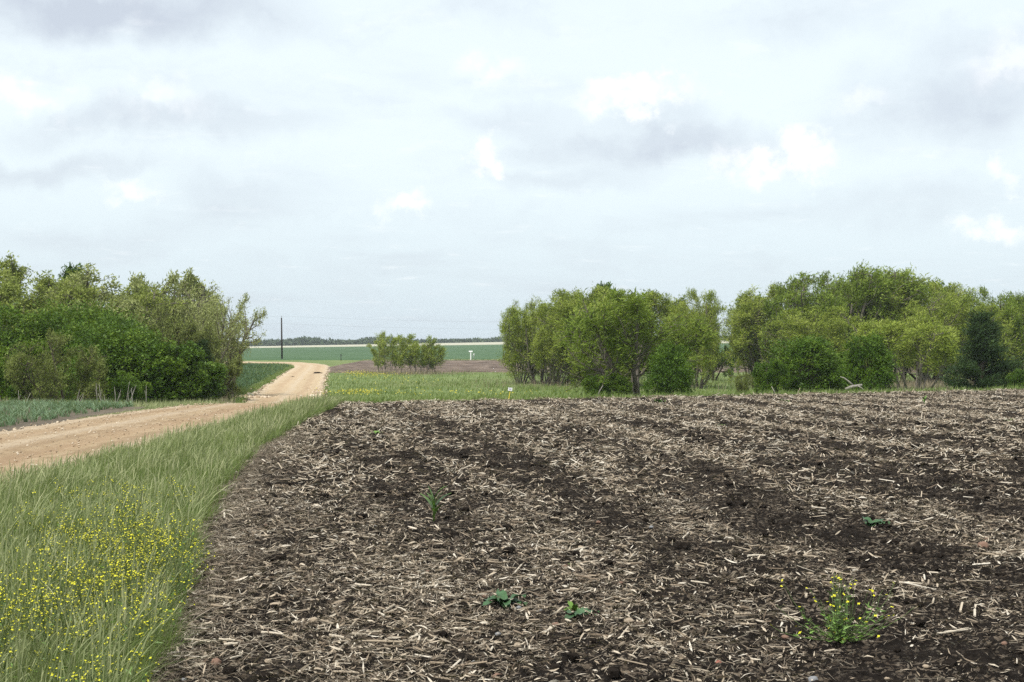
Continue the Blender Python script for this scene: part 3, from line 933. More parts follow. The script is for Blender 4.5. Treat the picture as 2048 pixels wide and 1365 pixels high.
# low undergrowth
x, y = verge_points(30000, rng, power=1.2); n = len(x)
v, q, t = blades(np.stack([x, y, H(x, y) - 0.02], -1), rng.uniform(0.08, 0.26, n), rng.uniform(0, 6.28, n), rng.uniform(0.3, 1.2, n), rng.uniform(0.004, 0.008, n) * (y / 8) ** 0.5, 2); acc.add(v, q, t, 0)
# flowering stems with seed heads
x, y = tufted(4400, 5, 0.10, rng)
over = x > edge_x(y) + 0.05; x = np.where(over, edge_x(y) - rng.random(len(x)) * 0.3, x); n = len(x)
tall = 0.85 + 0.5 * fbm(x * 0.9, y * 0.6, 3, 90)
h = np.clip(rng.normal(0.39, 0.08, n) * tall, 0.16, 0.62) * (0.75 + 0.25 * sstep(0, 0.7, x - ROAD_R))
v, q, t = blades(np.stack([x, y, H(x, y) - 0.02], -1), h, rng.normal(0.2, 1.3, n), np.clip(rng.normal(0.32, 0.22, n), 0.04, 1.0), rng.uniform(0.0032, 0.0052, n) * (y / 8) ** 0.45, 5, head=1.5); acc.add(v, q, t, 1)
o = acc.build('verge_grass', [M['grass'], M['seed']]); tag(o, 'long pale green ryegrass leaning over on the road verge', 'grass', kind='stuff')


def patch_grass(name, label, X_, Y_, h, w_, mats, lean=0.4, seg=2, rng=rng, mi=None, zoff=-0.02):
    n = len(X_)
    v, q, t = blades(np.stack([X_, Y_, H(X_, Y_) + zoff], -1), h, rng.normal(0.2, 1.2, n), np.abs(rng.normal(lean, 0.25, n)), w_, seg)
    o = link(name, make_mesh(name, v, q, t, mats, smooth=False))
    if mi is not None:
        pass
    return tag(o, label, 'grass', kind='stuff')


# grass on the lip beyond the ploughed field
n = 9000
x = rng.uniform(-6, 27, n); y = lip(x) + 0.25 + np.abs(rng.normal(0, 2.4, n))
patch_grass('field_edge_grass', 'fringe of green grass along the far rim of the ploughed field', x, y, rng.uniform(0.10, 0.34, n) * (1 + 0.7 * perlin(x * 0.5, y * 0, 95)), rng.uniform(0.015, 0.03, n), [M['grass']])
# left roadside grass
n = 5000
y = rng.uniform(30, 40, n) ; x = road_left(y) - 0.05 - np.abs(rng.normal(0, 0.45, n)) * (0.1 + 0.9 * sstep(32, 38, y))
n2 = 9000
y2 = rng.uniform(36, 56, n2); x2 = road_left(y2) - 0.1 - rng.random(n2) * 7 - (y2 - 36) * 0.08
x = np.concatenate([x, x2]); y = np.concatenate([y, y2])
ok = ~((x < crop_right(y) + 0.1) & (y < 40.5)) ; x, y = x[ok], y[ok]; n = len(x)
patch_grass('roadside_grass', 'grass between the crop, the thicket and the gravel road', x, y, rng.uniform(0.08, 0.30, n) * (0.5 + 1.1 * sstep(34, 41, y)), rng.uniform(0.010, 0.022, n), [M['seed']])
# creek pasture
n = 60000
d = np.exp(rng.uniform(math.log(66), math.log(160), n)); x = rng.uniform(-0.20, 0.42, n) * d
cl_ = fbm(x * 0.12, d * 0.10, 3, 97)
ok = (rng.random(n) < 0.55 + 0.6 * cl_); x, d = x[ok], d[ok]; n = len(x)
# keep off the road
RPOLY = np.vstack([RL, RR[::-1]])


def off_road(x, y, extra=0.2):
    """True where a point is outside the road's outline"""
    out = np.ones(len(x), bool)
    for sx in (-extra, extra):
        px_, py_ = x + sx, y
        ins = np.zeros(len(x), bool)
        for (ax, ay), (bx_, by_) in zip(RPOLY, np.roll(RPOLY, -1, 0)):
            c_ = (ay > py_) != (by_ > py_)
            if c_.any():
                ins ^= c_ & (px_ < (bx_ - ax) * (py_ - ay) / ((by_ - ay) if by_ != ay else 1e-9) + ax)
        out &= ~ins
    return out


ok = off_road(x, d, 0.0); x, d = x[ok], d[ok]; n = len(x)
patch_grass('pasture_grass', 'uneven green grass of the creek pasture', x, d, rng.uniform(0.12, 0.42, n) * (1 + 0.5 * perlin(x * 0.2, d * 0.2, 98)), rng.uniform(0.03, 0.07, n), [M['grass']])
# weedy margin between the brown strip and the far green crop
n = 7000
x = rng.uniform(-24, 70, n); d = 224.5 + rng.normal(0, 1.6, n); hm = 0.45 + 0.9 * np.clip(fbm(x * 0.15, x * 0, 3, 99) + 0.25, 0, 1)
patch_grass('margin_weeds', 'weedy yellow green margin behind the far brown strip', x, d, rng.uniform(0.25, 0.6, n) * hm, rng.uniform(0.08, 0.18, n), [M['seed']])
# left bank of the far road
n = 16000
d = rng.uniform(80, 200, n); x = np.interp(d, RL[:, 1][np.argsort(RL[:, 1])], RL[:, 0][np.argsort(RL[:, 1])]) - 0.2 - np.abs(rng.normal(0, 2.2, n))
ok = off_road(x, d, 0.1); x, d = x[ok], d[ok]; n = len(x)
patch_grass('bank_grass', 'grassy bank left of the far stretch of road', x, d, rng.uniform(0.15, 0.5, n), rng.uniform(0.04, 0.08, n), [M['grass']])
# dry pale grass under the right hand trees and round the thin stemmed saplings
bx, by, bh = [], [], []
for (px, dep, wpx, dd_, num, hh) in [(1860, 92, 190, 8, 2600, 0.9), (1960, 100, 160, 10, 1500, 0.9), (820, 150, 130, 2.5, 1400, 1.0), (1700, 96, 300, 10, 1500, 0.7), (1150, 110, 200, 8, 1400, 0.7),
                                      (1140, 60, 150, 5, 500, 0.45), (1560, 60, 240, 4, 600, 0.4), (240, 45.5, 420, 1.5, 900, 0.35), (30, 45, 120, 1.5, 400, 0.5), (430, 66, 80, 4, 700, 0.6)]:
    bx.append(xz(px, dep) + rng.normal(0, wpx / F * dep / 2.2, num)); by.append(dep + rng.normal(0, dd_, num)); bh.append(rng.uniform(0.3, 1, num) * hh)
bx, by, bh = map(np.concatenate, (bx, by, bh))
ok = (by > lip(bx) + 0.6) & off_road(bx, by, 0.5); bx, by, bh = bx[ok], by[ok], bh[ok]
patch_grass('dry_grass', 'dead straw coloured grass standing round the tree bases', bx, by, bh, rng.uniform(0.012, 0.03, len(bx)), [M['dry']], 0.25)

# young crop on the left
rng = np.random.default_rng(57)
n = 4300
y = rng.uniform(14, 40.3, n); y = np.round(y / 0.42) * 0.42 + rng.normal(0, 0.05, n)
x = crop_right(y) - rng.random(n) * 10.0
y = np.minimum(y, 40.6)
per = 6
x = np.repeat(x, per) + rng.normal(0, 0.035, n * per); y = np.repeat(y, per) + rng.normal(0, 0.035, n * per); m_ = len(x)
v, q, t = blades(np.stack([x, y, H(x, y) + 0.02], -1), rng.uniform(0.16, 0.33, m_), rng.uniform(0, 6.28, m_), rng.uniform(0.35, 1.1, m_), rng.uniform(0.016, 0.030, m_), 3)
o = link('crop_leaves', make_mesh('crop_leaves', v, q, t, [M['crop']])); tag(o, 'blue green leaves of young crop in close rows', 'crop', kind='stuff')
# far crop on the left of the far road: rows of dark tufts
cx_, cy_ = [], []
while len(cx_) < 7000:
    qx, qy = rng.uniform(470, 596), rng.uniform(731.5, 777)
    if qx > np.interp(qy, [731, 735, 740, 746, 752, 762, 777], [590, 594, 585, 562, 540, 518, 490]): continue
    x_, d_ = xz(qx, (CAMZ + 1.25) * F / (qy - HY)), (CAMZ + 1.25) * F / (qy - HY)
    cx_.append(x_); cy_.append(d_)
x = np.array(cx_); fd = np.array(cy_)
fd = np.round(fd / 2.2) * 2.2 + rng.normal(0, 0.22, len(fd))
ok = off_road(x, fd, 0.8); x, fd = x[ok], fd[ok]; n = len(x)
v, q, t = blades(np.stack([x, fd, H(x, fd)], -1), rng.uniform(0.3, 0.6, n), rng.uniform(0, 6.28, n), rng.uniform(0.3, 1.0, n), rng.uniform(0.10, 0.20, n), 2)
o = link('row_crop_leaves', make_mesh('row_crop_leaves', v, q, t, [M['row_crop']])); tag(o, 'rows of dark green crop beside the far bend of the road', 'crop', kind='stuff')

# loose gravel along the road shoulders
acc = Acc(); rs = np.random.default_rng(61)
ico = rock_mesh('gravel', M['gravel'], 5, 1, 0.3, 0.7)
iv = np.zeros(len(ico.vertices) * 3); ico.vertices.foreach_get('co', iv); iv = iv.reshape(-1, 3); it = np.array([p.vertices[:] for p in ico.polygons])
bpy.data.meshes.remove(ico)
for k in range(2600):
    i = int(rs.integers(60, len(RL) - 60)); e = rs.random() < 0.5
    Aa, Bb = (RL[i], RR[i]) if e else (RR[i], RL[i])
    u = abs(rs.normal(0, 0.05)) - 0.03
    p_ = Aa * (1 - u) + Bb * u + rs.normal(0, 0.1, 2)
    far_ = p_[1] > 70
    r = rs.uniform(0.012, 0.03) if not far_ else rs.gamma(3, 0.014)
    if p_[1] > 170: continue
    z = float(H(p_[0], p_[1])) + (0.05 if not far_ else 0.10)
    acc.add(iv * r * rs.uniform(0.8, 1.3, 3) + np.array([p_[0], p_[1], z]), t=it)
# pebbles kicked over the near road
for k in range(1500):
    y_ = rs.uniform(13, 39); x_ = rs.uniform(ROAD_L, ROAD_R); r = rs.uniform(0.008, 0.02)
    if x_ < road_left(y_): continue
    u_ = (x_ - ROAD_L) / (ROAD_R - ROAD_L)
    acc.add(iv * r * rs.uniform(0.8, 1.3, 3) + np.array([x_, y_, float(H(x_, y_)) + 0.03 + 0.10 * (1 - (2 * u_ - 1) ** 2)]), t=it)
# rock spill at the creek crossing
for k in range(420):
    b = (495 + rs.normal(0, 13), 800 + rs.normal(0, 6)) if k % 2 else (632 + rs.normal(0, 10), 792 + rs.normal(0, 8))
    x_, y_ = at(b[0], min(b[1], 806)); y_ = max(y_, 76)
    r = rs.gamma(3, 0.022) + 0.02
    acc.add(iv * r * rs.uniform(0.8, 1.3, 3) + np.array([x_, y_, float(H(x_, y_)) + 0.08]), t=it)
o = acc.build('road_gravel', M['gravel']); tag(o, 'loose pale gravel along the road shoulders', 'gravel', kind='stuff')

# ------------------------------------------------------------------ trees
def norm(v):
    return v / (np.linalg.norm(v) + 1e-9)


def skeleton(spec, seed):
    """limbs as polylines, and the twigs that carry leaves"""
    r = np.random.default_rng(seed)
    limbs, twigs = [], []
    wind = np.array(spec.get('wind', (0.0, 0, 0)))
    def grow(p, d, L, rad, lvl, den=1.0):
        if lvl == 1: den = r.choice(spec.get('den', (0.35, 0.75, 1.0, 1.25, 1.65)))
        ns = spec['seg'][lvl]
        pts = [p]; dirs = []
        for i in range(ns):
            d = norm(d + r.normal(0, spec['jit'][lvl], 3) + np.array([0, 0, spec['up'][lvl]]) + wind * (0.3 + lvl * 0.35))
            p = p + d * L / ns
            if p[2] < 0.05: p = p.copy(); p[2] = 0.05
            pts.append(p); dirs.append(d)
        pts = np.array(pts)
        limbs.append((pts, np.linspace(rad, rad * (0.35 if lvl < 2 else 0.25), ns + 1), lvl))
        last = len(spec['seg']) - 1
        if lvl == last or (lvl == last - 1 and spec.get('leafy2', True)):
            twigs.append((pts, lvl, den))
        if lvl < last:
            nchild = spec['n'][lvl]
            nchild = int(max(1, round(nchild * r.uniform(0.75, 1.25))))
            for c in range(nchild):
                t = spec['t0'][lvl] + (1 - spec['t0'][lvl]) * (c + r.random()) / nchild
                t = min(t, 0.999)
                k = int(t * ns); f = t * ns - k
                q = pts[k] * (1 - f) + pts[k + 1] * f
                dd = dirs[k]
                a = r.uniform(0, 2 * np.pi); pr = norm(np.cross(dd, norm(r.normal(0, 1, 3))))
                an = math.radians(spec['ang'][lvl] * r.uniform(0.6, 1.35))
                nd = dd * math.cos(an) + pr * math.sin(an)
                grow(q, nd, L * spec['lr'][lvl] * (1.15 - 0.55 * t) * r.uniform(0.7, 1.2), rad * spec['rr'][lvl] * (1 - 0.5 * t) + 0.002, lvl + 1, den)
    for s in range(spec['stems']):
        a = 2 * np.pi * (s + r.uniform(-0.3, 0.3)) / max(1, spec['stems'])
        an = math.radians(r.uniform(*spec['lean']))
        d = np.array([math.cos(a) * math.sin(an), math.sin(a) * math.sin(an), math.cos(an)])
        p0 = np.array([math.cos(a), math.sin(a), 0]) * spec.get('base', 0.12) * r.uniform(0.5, 1.3); p0[2] = -0.15
        grow(p0, d, spec['L'] * r.uniform(0.75, 1.15), spec['rad'] * r.uniform(0.6, 1.2), 0)
    return limbs, twigs, r


def leaf_tris(c, d, length, width, r):
    """narrow leaves at C pointing along D, one face each"""
    n = len(c)
    s = np.cross(d, r.normal(0, 1, (n, 3))); s /= np.linalg.norm(s, axis=1)[:, None] + 1e-9
    V = np.zeros((n, 3, 3))
    k = r.uniform(0.1, 0.45, n)[:, None] * d * length[:, None]
    V[:, 0] = c - s * (width / 2)[:, None] + k; V[:, 1] = c + s * (width / 2)[:, None]
    V[:, 2] = c + d * length[:, None]
    return V.reshape(-1, 3), np.arange(n * 3).reshape(-1, 3)


def tree_meshes(spec, seed, leaf_m, bark_m):
    limbs, twigs, r = skeleton(spec, seed)
    C, D = [], []
    for pts, lvl, den in twigs:
        k = spec['leaves'] if lvl == len(spec['seg']) - 1 else spec['leaves'] // 3
        k = max(1, int(k * den * r.choice((0.2, 0.7, 1.1, 2.0))))
        t = r.uniform(0.15 if lvl == len(spec['seg']) - 1 else 0.55, 1.0, k) * (len(pts) - 1)
        i = np.minimum(t.astype(int), len(pts) - 2); f = (t - i)[:, None]
        c = pts[i] * (1 - f) + pts[i + 1] * f
        C.append(c + r.normal(0, spec['fuzz'], (k, 3))); D.append((pts[i + 1] - pts[i]))
    C = np.vstack(C); D = np.vstack(D); D /= np.linalg.norm(D, axis=1)[:, None] + 1e-9
    cx0, cy0 = np.median(C[:, 0]), np.median(C[:, 1]); T = np.percentile(C[:, 2], 97.5); zc = 0.56 * T
    Rr = np.percentile(np.hypot(C[:, 0] - cx0, C[:, 1] - cy0), 92)

    def rounded(Q, lo_, hi_):
        """draw straying leaves and twigs back to a lumpy rounded crown"""
        Q = Q.copy(); dxy = Q[:, :2] - (cx0, cy0); th_ = np.arctan2(dxy[:, 1], dxy[:, 0])
        lump = 1 + 0.30 * perlin(np.cos(th_) * 1.6 + seed, np.sin(th_) * 1.6 + Q[:, 2] / T * 3.0, 17) + 0.14 * perlin(Q[:, 0] * 1.8, Q[:, 2] * 1.8 + Q[:, 1], 18)
        e_ = np.sqrt((dxy ** 2).sum(1) / Rr ** 2 + (np.maximum(Q[:, 2] - zc, 0) / (0.46 * T)) ** 2) / lump
        k_ = np.where(e_ > 1, r.uniform(lo_, hi_, len(Q)) / np.maximum(e_, 1e-6), 1.0)
        Q[:, :2] = (cx0, cy0) + dxy * k_[:, None]
        Q[:, 2] = np.where(Q[:, 2] > zc, zc + (Q[:, 2] - zc) * k_, Q[:, 2])
        return Q
    if spec.get('round', True): C = rounded(C, 0.82, 1.06)
    w_ = Acc()
    for pts, rad, lvl in limbs:
        if spec.get('round', True): pts = rounded(pts, 0.93, 0.95)
        if lvl >= 2: pts, rad = pts[[0, len(pts) // 2, -1]], rad[[0, len(rad) // 2, -1]]
        w_.tube(pts, np.maximum(rad, 0.008), (6, 4, 3, 3)[lvl], cap=False)
    D = D * spec.get('align', 0.8) + r.normal(0, 0.55, D.shape) + np.array(spec.get('leafdir', (0, 0, 0)))
    D /= np.linalg.norm(D, axis=1)[:, None] + 1e-9
    C[:, 2] = np.maximum(C[:, 2], 0.06)
    n = len(C)
    v, t_ = leaf_tris(C, D, spec['ll'] * r.uniform(0.6, 1.35, n), spec['lw'] * r.uniform(0.6, 1.35, n), r)
    l_ = Acc(); l_.add(v, t=t_)
    lo, hi = np.percentile(C[:, 0], (2, 98)); top = np.percentile(C[:, 2], 99.4)
    return w_.mesh('trunk', [bark_m], True), l_.mesh('crown', [leaf_m]), (hi - lo), top, (lo + hi) / 2


def dome_meshes(seed, leaf_m, bark_m, n_lobes=17, clumps=330, per=54, ll=0.115, lw=0.062, squash=1.0, cone=0.0, spray=0.0, low=0.02):
    """a bush whose leaves sit in clumps over overlapping lobes: unit size 1 high, about 1 wide, built 3 m tall"""
    r = np.random.default_rng(seed)
    Hh, W = 3.0, 1.5 * squash
    lob = []
    for i in range(n_lobes):
        a = r.uniform(0, 2 * np.pi); zc = r.uniform(0.14, 0.80) * Hh
        env = math.sqrt(max(0.05, 1 - (zc / Hh) ** 2)) if cone == 0 else max(0.12, 1 - cone * zc / Hh)
        rr = r.uniform(0.35, 0.72) * W * env
        rad = r.uniform(0.20, 0.42) * W * (0.5 + 0.5 * env)
        lob.append((np.array([math.cos(a) * rr, math.sin(a) * rr, zc]), rad))
    lob.append((np.array([0, 0, Hh * 0.58]), 0.48 * W * (1 - cone * 0.5))); lob.append((np.array([0, 0, Hh * 0.30]), 0.68 * W * (1 - cone * 0.25)))
    lob.append((np.array([r.normal(0, 0.1), 0, Hh * 0.85]), 0.28 * W * (1 - cone * 0.5)))
    wts = np.array([q[1] ** 2 for q in lob]); wts /= wts.sum()
    C, D = [], []
    cnt = 0
    tips = []
    while cnt < clumps:
        c, rad = lob[r.choice(len(lob), p=wts)]
        n_ = norm(r.normal(0, 1, 3)); 
        if n_[2] < -0.6: continue
        p = c + n_ * rad * np.array([1, 1, 0.85]) * (r.uniform(0.80, 1.12) if r.random() < 0.8 else r.uniform(1.1, 1.4))
        if p[2] < low * Hh or p[2] > Hh * 1.04: continue
        inside = sum(np.linalg.norm((p - c2) / np.array([1, 1, 0.85])) < r2 * 0.75 for c2, r2 in lob)
        if inside: continue
        cnt += 1; tips.append(p)
        k = int(per * r.uniform(0.6, 1.4))
        s_ = 0.085 * W * r.uniform(0.55, 1.5)
        off = r.normal(0, 1, (k, 3)) * s_ * np.array([1, 1, 0.7])
        if spray: off = off * 0.6 + np.outer(np.abs(r.normal(0, 1, k)) * s_ * 1.5, norm(n_ + np.array([0.25, 0, spray])))
        C.append(p + off); D.append(np.broadcast_to(n_, (k, 3)) * 0.5 + r.normal(0, 0.6, (k, 3)) + np.array([0.1, 0, 0.15 + spray]))
    C = np.vstack(C); D = np.vstack(D); D /= np.linalg.norm(D, axis=1)[:, None] + 1e-9
    C[:, 2] = np.maximum(C[:, 2], 0.03)
    n = len(C)
    v, t_ = leaf_tris(C, D, ll * r.uniform(0.55, 1.4, n), lw * r.uniform(0.55, 1.4, n), r)
    l_ = Acc(); l_.add(v, t=t_)
    w_ = Acc()
    ns = 5
    for s in range(ns):
        a = r.uniform(0, 6.28)
        pts = [np.array([math.cos(a) * 0.12, math.sin(a) * 0.12, -0.15])]
        tgt = tips[r.integers(len(tips))] * np.array([0.7, 0.7, 0.8])
        for f in (0.3, 0.65, 1.0): pts.append(pts[0] * (1 - f) + tgt * f + r.normal(0, 0.05, 3))
        w_.tube(np.array(pts), np.linspace(0.05, 0.012, 4), 6, cap=False)
    for s in range(60):
        tgt = tips[r.integers(len(tips))]; st = np.array([0, 0, tgt[2] * r.uniform(0.25, 0.6)])
        w_.tube(np.array([st, (st + tgt) / 2 + r.normal(0, 0.06, 3), tgt]), np.array([0.016, 0.011, 0.006]), 3, cap=False)
    lo, hi = np.percentile(C[:, 0], (2, 98)); top = np.percentile(C[:, 2], 99.4)
    return w_.mesh('trunk', [bark_m], True), l_.mesh('crown', [leaf_m]), (hi - lo), top, (lo + hi) / 2


def cedar_meshes(seed, leaf_m, bark_m):
    """a ragged cone of upswept sprays on short boughs round one trunk"""
    r = np.random.default_rng(seed)
    Hh, W = 3.0, 0.95
    w_ = Acc(); w_.tube(np.array([(0, 0, -0.15), (0.03, 0, 1.2), (0, 0.02, 2.9)]), np.array([0.09, 0.06, 0.012]), 7, cap=False)
    C, D = [], []
    for k in range(120):
        z = Hh * (0.03 + 0.93 * r.random() ** 1.25); a = r.uniform(0, 6.28)
        env = W * (0.16 + 0.84 * (1 - z / Hh) ** 0.95) * (0.85 + 0.35 * math.sin(a * 3 + z * 4 + seed)) * r.uniform(0.75, 1.15)
        o_ = np.array([math.cos(a), math.sin(a), 0.0])
        tip = np.array([0, 0, z]) + o_ * env + np.array([0, 0, env * 0.30])
        b0 = np.array([0, 0, max(0.05, z - env * 0.15)])
        w_.tube(np.array([b0, (b0 + tip) / 2, tip]), np.array([0.018, 0.012, 0.005]), 3, cap=False)
        n = int(70 + 190 * env)
        f = r.uniform(0.35, 1.06, n)[:, None]
        c = b0 * (1 - f) + tip * f + r.normal(0, 1, (n, 3)) * np.array([0.085, 0.085, 0.07])
        C.append(c); D.append(np.broadcast_to(o_ * 0.5 + np.array([0.15, 0, 0.8]), (n, 3)) + r.normal(0, 0.45, (n, 3)))
    C = np.vstack(C); D = np.vstack(D); D /= np.linalg.norm(D, axis=1)[:, None]
    C[:, 2] = np.maximum(C[:, 2], 0.04); n = len(C)
    v, t_ = leaf_tris(C, D, 0.13 * r.uniform(0.5, 1.4, n), 0.036 * r.uniform(0.6, 1.3, n), r)
    l_ = Acc(); l_.add(v, t=t_)
    lo, hi = np.percentile(C[:, 0], (1, 99)); top = np.percentile(C[:, 2], 99.7)
    return w_.mesh('trunk', [bark_m], True), l_.mesh('crown', [leaf_m]), (hi - lo), top, (lo + hi) / 2


WILLOW = dict(stems=8, lean=(6, 46), L=4.3, rad=0.085, base=0.35, seg=(8, 6, 4), jit=(0.10, 0.14, 0.16), up=(0.09, 0.10, 0.02), n=(12, 8), t0=(0.14, 0.10), ang=(48, 46),
              lr=(0.50, 0.42), rr=(0.42, 0.45), leaves=44, fuzz=0.11, ll=0.155, lw=0.040, align=0.9, leafdir=(0.30, 0, 0.15), wind=(0.035, 0, 0))
WILLOW_OLD = dict(WILLOW, stems=5, lean=(25, 62), L=3.7, rad=0.14, base=0.2, up=(0.10, 0.13, 0.0), n=(13, 10), t0=(0.30, 0.12), leaves=38)
WILLOW_TALL = dict(WILLOW, stems=6, lean=(4, 30), L=4.6, n=(13, 8), t0=(0.12, 0.1), lr=(0.46, 0.42))
SAPLING = dict(WILLOW, round=False, stems=13, lean=(2, 24), L=3.6, rad=0.04, base=1.0, n=(10, 4), t0=(0.14, 0.1), ang=(26, 32), lr=(0.40, 0.42), leaves=24, ll=0.22, lw=0.055, fuzz=0.10)
BUSH_W = dict(WILLOW, stems=13, lean=(6, 42), L=3.4, rad=0.045, base=0.5, n=(8, 7), t0=(0.48, 0.1), lr=(0.38, 0.42), leaves=30, up=(0.05, 0.14, 0.02))
ELM = dict(stems=4, lean=(8, 34), L=4.0, rad=0.13, base=0.2, seg=(8, 6, 5), jit=(0.12, 0.17, 0.22), up=(0.06, 0.05, 0.0), n=(10, 8), t0=(0.30, 0.15), ang=(50, 52), lr=(0.50, 0.42), rr=(0.45, 0.42),
           leaves=46, fuzz=0.085, den=(0.6, 1.0, 1.4), ll=0.12, lw=0.058, align=0.4, leafdir=(0.1, 0, 0.05))
SPARSE = dict(ELM, round=False, t0=(0.45, 0.15), stems=4, lean=(8, 30), leaves=24, n=(11, 8), fuzz=0.09, ll=0.12, lw=0.055, wind=(0.02, 0, 0))
THICK = dict(ELM, stems=6, lean=(6, 62), L=2.3, rad=0.05, base=0.25, n=(11, 8), t0=(0.08, 0.1), leaves=52, den=(0.7, 1.0, 1.4), fuzz=0.085, ll=0.11, lw=0.066, up=(0.10, 0.08, 0.02))
SCRUB = dict(ELM, stems=7, lean=(12, 50), L=2.6, rad=0.045, base=0.5, n=(11, 8), t0=(0.15, 0.1), leaves=26, ll=0.12, lw=0.045, fuzz=0.07)
LIVEOAK = dict(ELM, stems=3, leaves=48, n=(13, 10), fuzz=0.10, ll=0.14, lw=0.085)

PROTO = {}


def proto(key):
    if key in PROTO: return PROTO[key]
    kinds = {
        'willow': lambda s: tree_meshes(WILLOW, s, M['willow'], M['bark_grey']),
        'willow_tall': lambda s: tree_meshes(WILLOW_TALL, s, M['willow'], M['bark_grey']),
        'willow_old': lambda s: tree_meshes(WILLOW_OLD, s, M['willow_dark'], M['bark_grey']),
        'willow_deep': lambda s: tree_meshes(WILLOW, s, M['willow_dark'], M['bark_grey']),
        'willow_bush': lambda s: tree_meshes(BUSH_W, s, M['willow'], M['bark_grey']),
        'sapling': lambda s: tree_meshes(SAPLING, s, M['willow'], M['bark_grey']),
        'elm': lambda s: tree_meshes(ELM, s, M['olive'], M['bark_grey']),
        'elm_pale': lambda s: tree_meshes(ELM, s, M['pale'], M['bark_grey']),
        'sparse': lambda s: tree_meshes(SPARSE, s, M['pale'], M['bark_grey']),
        'scrub': lambda s: tree_meshes(SCRUB, s, M['grey_green'], M['bark_dark']),
        'dark': lambda s: tree_meshes(LIVEOAK, s, M['green'], M['bark_dark']),
        'bush': lambda s: dome_meshes(s, M['green'], M['bark_dark']),
        'bush_wide': lambda s: dome_meshes(s, M['green'], M['bark_dark'], n_lobes=18, clumps=460, per=64, squash=1.25, ll=0.10, lw=0.055),
        'thick': lambda s: tree_meshes(THICK, s, M['green'], M['bark_dark']),
        'cedar': lambda s: cedar_meshes(s, M['cedar'], M['bark_dark']),
    }
    k, s = key
    PROTO[key] = kinds[k](s)
    return PROTO[key]


tree_n = [0]


def tree(name, key, px, depth, top, wpx, label, cat, group, rz=None, base_off=0.0):
    """stand a tree where the photograph shows it: column PX, distance DEPTH, its top at row TOP, crown WPX wide"""
    trunk, crown_, wd_, hh, cx_ = proto(key)
    x = xz(px, depth); z = float(H(x, depth)) + base_off
    h = CAMZ + (HY - top) / F * depth - z
    k_ = {'willow': 1.42, 'willow_tall': 1.45, 'willow_deep': 1.45, 'elm': 1.25, 'elm_pale': 1.2, 'sparse': 1.15, 'dark': 1.2, 'bush': 1.08, 'thick': 1.06, 'willow_bush': 1.1, 'sapling': 1.05, 'willow_old': 1.05}.get(key[0], 1.0)
    sz = h / hh; sx = (wpx * k_ / F * depth) / wd_
    tree_n[0] += 1
    r = 0.0 if rz is None else rz
    t = empty(name, (x - cx_ * sx * math.cos(r), depth - cx_ * sx * math.sin(r), z - 0.02), r, label, cat, group)
    t.scale = (sx, (sx + sz) / 2, sz)
    for nm, me in (('trunk', trunk), ('crown', crown_)):
        link(nm, me, t)
    return t


GL = 'trees and bushes of the thicket left of the road'
GC = 'willows of the middle clump beyond the field'
GR = 'trees and bushes of the right hand clump beyond the field'
PI = math.pi
# left thicket, back to front
tree('elm_tree', ('elm', 1), 40, 92, 524, 190, 'tall olive elm at the left edge, highest of the thicket', 'tree', GL)
tree('hackberry_tree', ('dark', 2), 108, 95, 540, 110, 'darker hackberry crown showing between the tall olive elm and the pale elms', 'tree', GL)
tree('elm_tree', ('elm', 3), 170, 90, 556, 170, 'olive elm behind the big dark bushes, left of the bare topped pale elm', 'tree', GL)
tree('elm_tree', ('elm_pale', 4), 225, 88, 548, 150, 'pale elm with a bare twig standing out of its top', 'tree', GL)
tree('elm_tree', ('elm', 5), 268, 82, 582, 140, 'lower olive elm rising just over the dark bushes', 'tree', GL)
tree('elm_tree', ('elm_pale', 6), 345, 86, 549, 130, 'pale round headed elm, the taller one right of the dip in the thicket', 'tree', GL)
tree('elm_tree', ('sparse', 7), 390, 84, 575, 110, 'thin crowned elm between the round headed pale elm and the leaning one', 'tree', GL)
tree('elm_tree', ('sparse', 8), 432, 80, 594, 104, 'open crowned elm with sky showing through, second from the right end of the thicket', 'tree', GL)
tree('elm_tree', ('sparse', 9), 474, 78, 604, 92, 'sparse pale elm at the right end of the thicket next to the utility pole', 'tree', GL)
tree('elm_tree', ('elm', 10), 8, 80, 560, 150, 'olive elm cut by the left edge of the picture', 'tree', GL)
tree('elm_tree', ('elm', 3), 128, 78, 568, 130, 'leafy olive elm between the darker hackberry crown and the dark row below', 'tree', GL, PI)
tree('elm_tree', ('elm', 10), 305, 80, 578, 120, 'rounded olive elm filling the dip left of the round headed pale elm', 'tree', GL, PI)
tree('hackberry_bush', ('bush_wide', 11), 15, 64, 622, 240, 'dark green hackberry bush at the left edge under the tall elm', 'bush', GL)
tree('hackberry_bush', ('bush_wide', 12), 150, 66, 616, 220, 'dark green hackberry bush with the highest top of the dark row', 'bush', GL)
tree('hackberry_bush', ('bush_wide', 13), 222, 62, 640, 170, 'dark green bush in the middle of the thicket above the grey scrub', 'bush', GL)
tree('scrub_bush', ('scrub', 14), 375, 70, 640, 110, 'grey green twiggy bush above the right shoulder of the dark bushes', 'bush', GL)
tree('hackberry_bush', ('bush_wide', 15), 262, 57, 656, 240, 'broad dark green bush sloping down to the roadside, largest of the thicket', 'bush', GL)
tree('hackberry_bush', ('thick', 16), 355, 57, 690, 130, 'bright green rounded bush at the right foot of the dark thicket', 'bush', GL)
tree('juniper_bush', ('cedar', 17), 404, 63, 683, 62, 'small dark juniper between the bright rounded bush and the twiggy scrub', 'bush', GL)
tree('scrub_bush', ('scrub', 18), 424, 70, 668, 100, 'twiggy grey scrub at the foot of the sparse elms', 'bush', GL)
tree('scrub_bush', ('scrub', 19), 118, 50, 668, 165, 'grey green scrub bush with pale stems in front of the dark bushes', 'bush', GL)
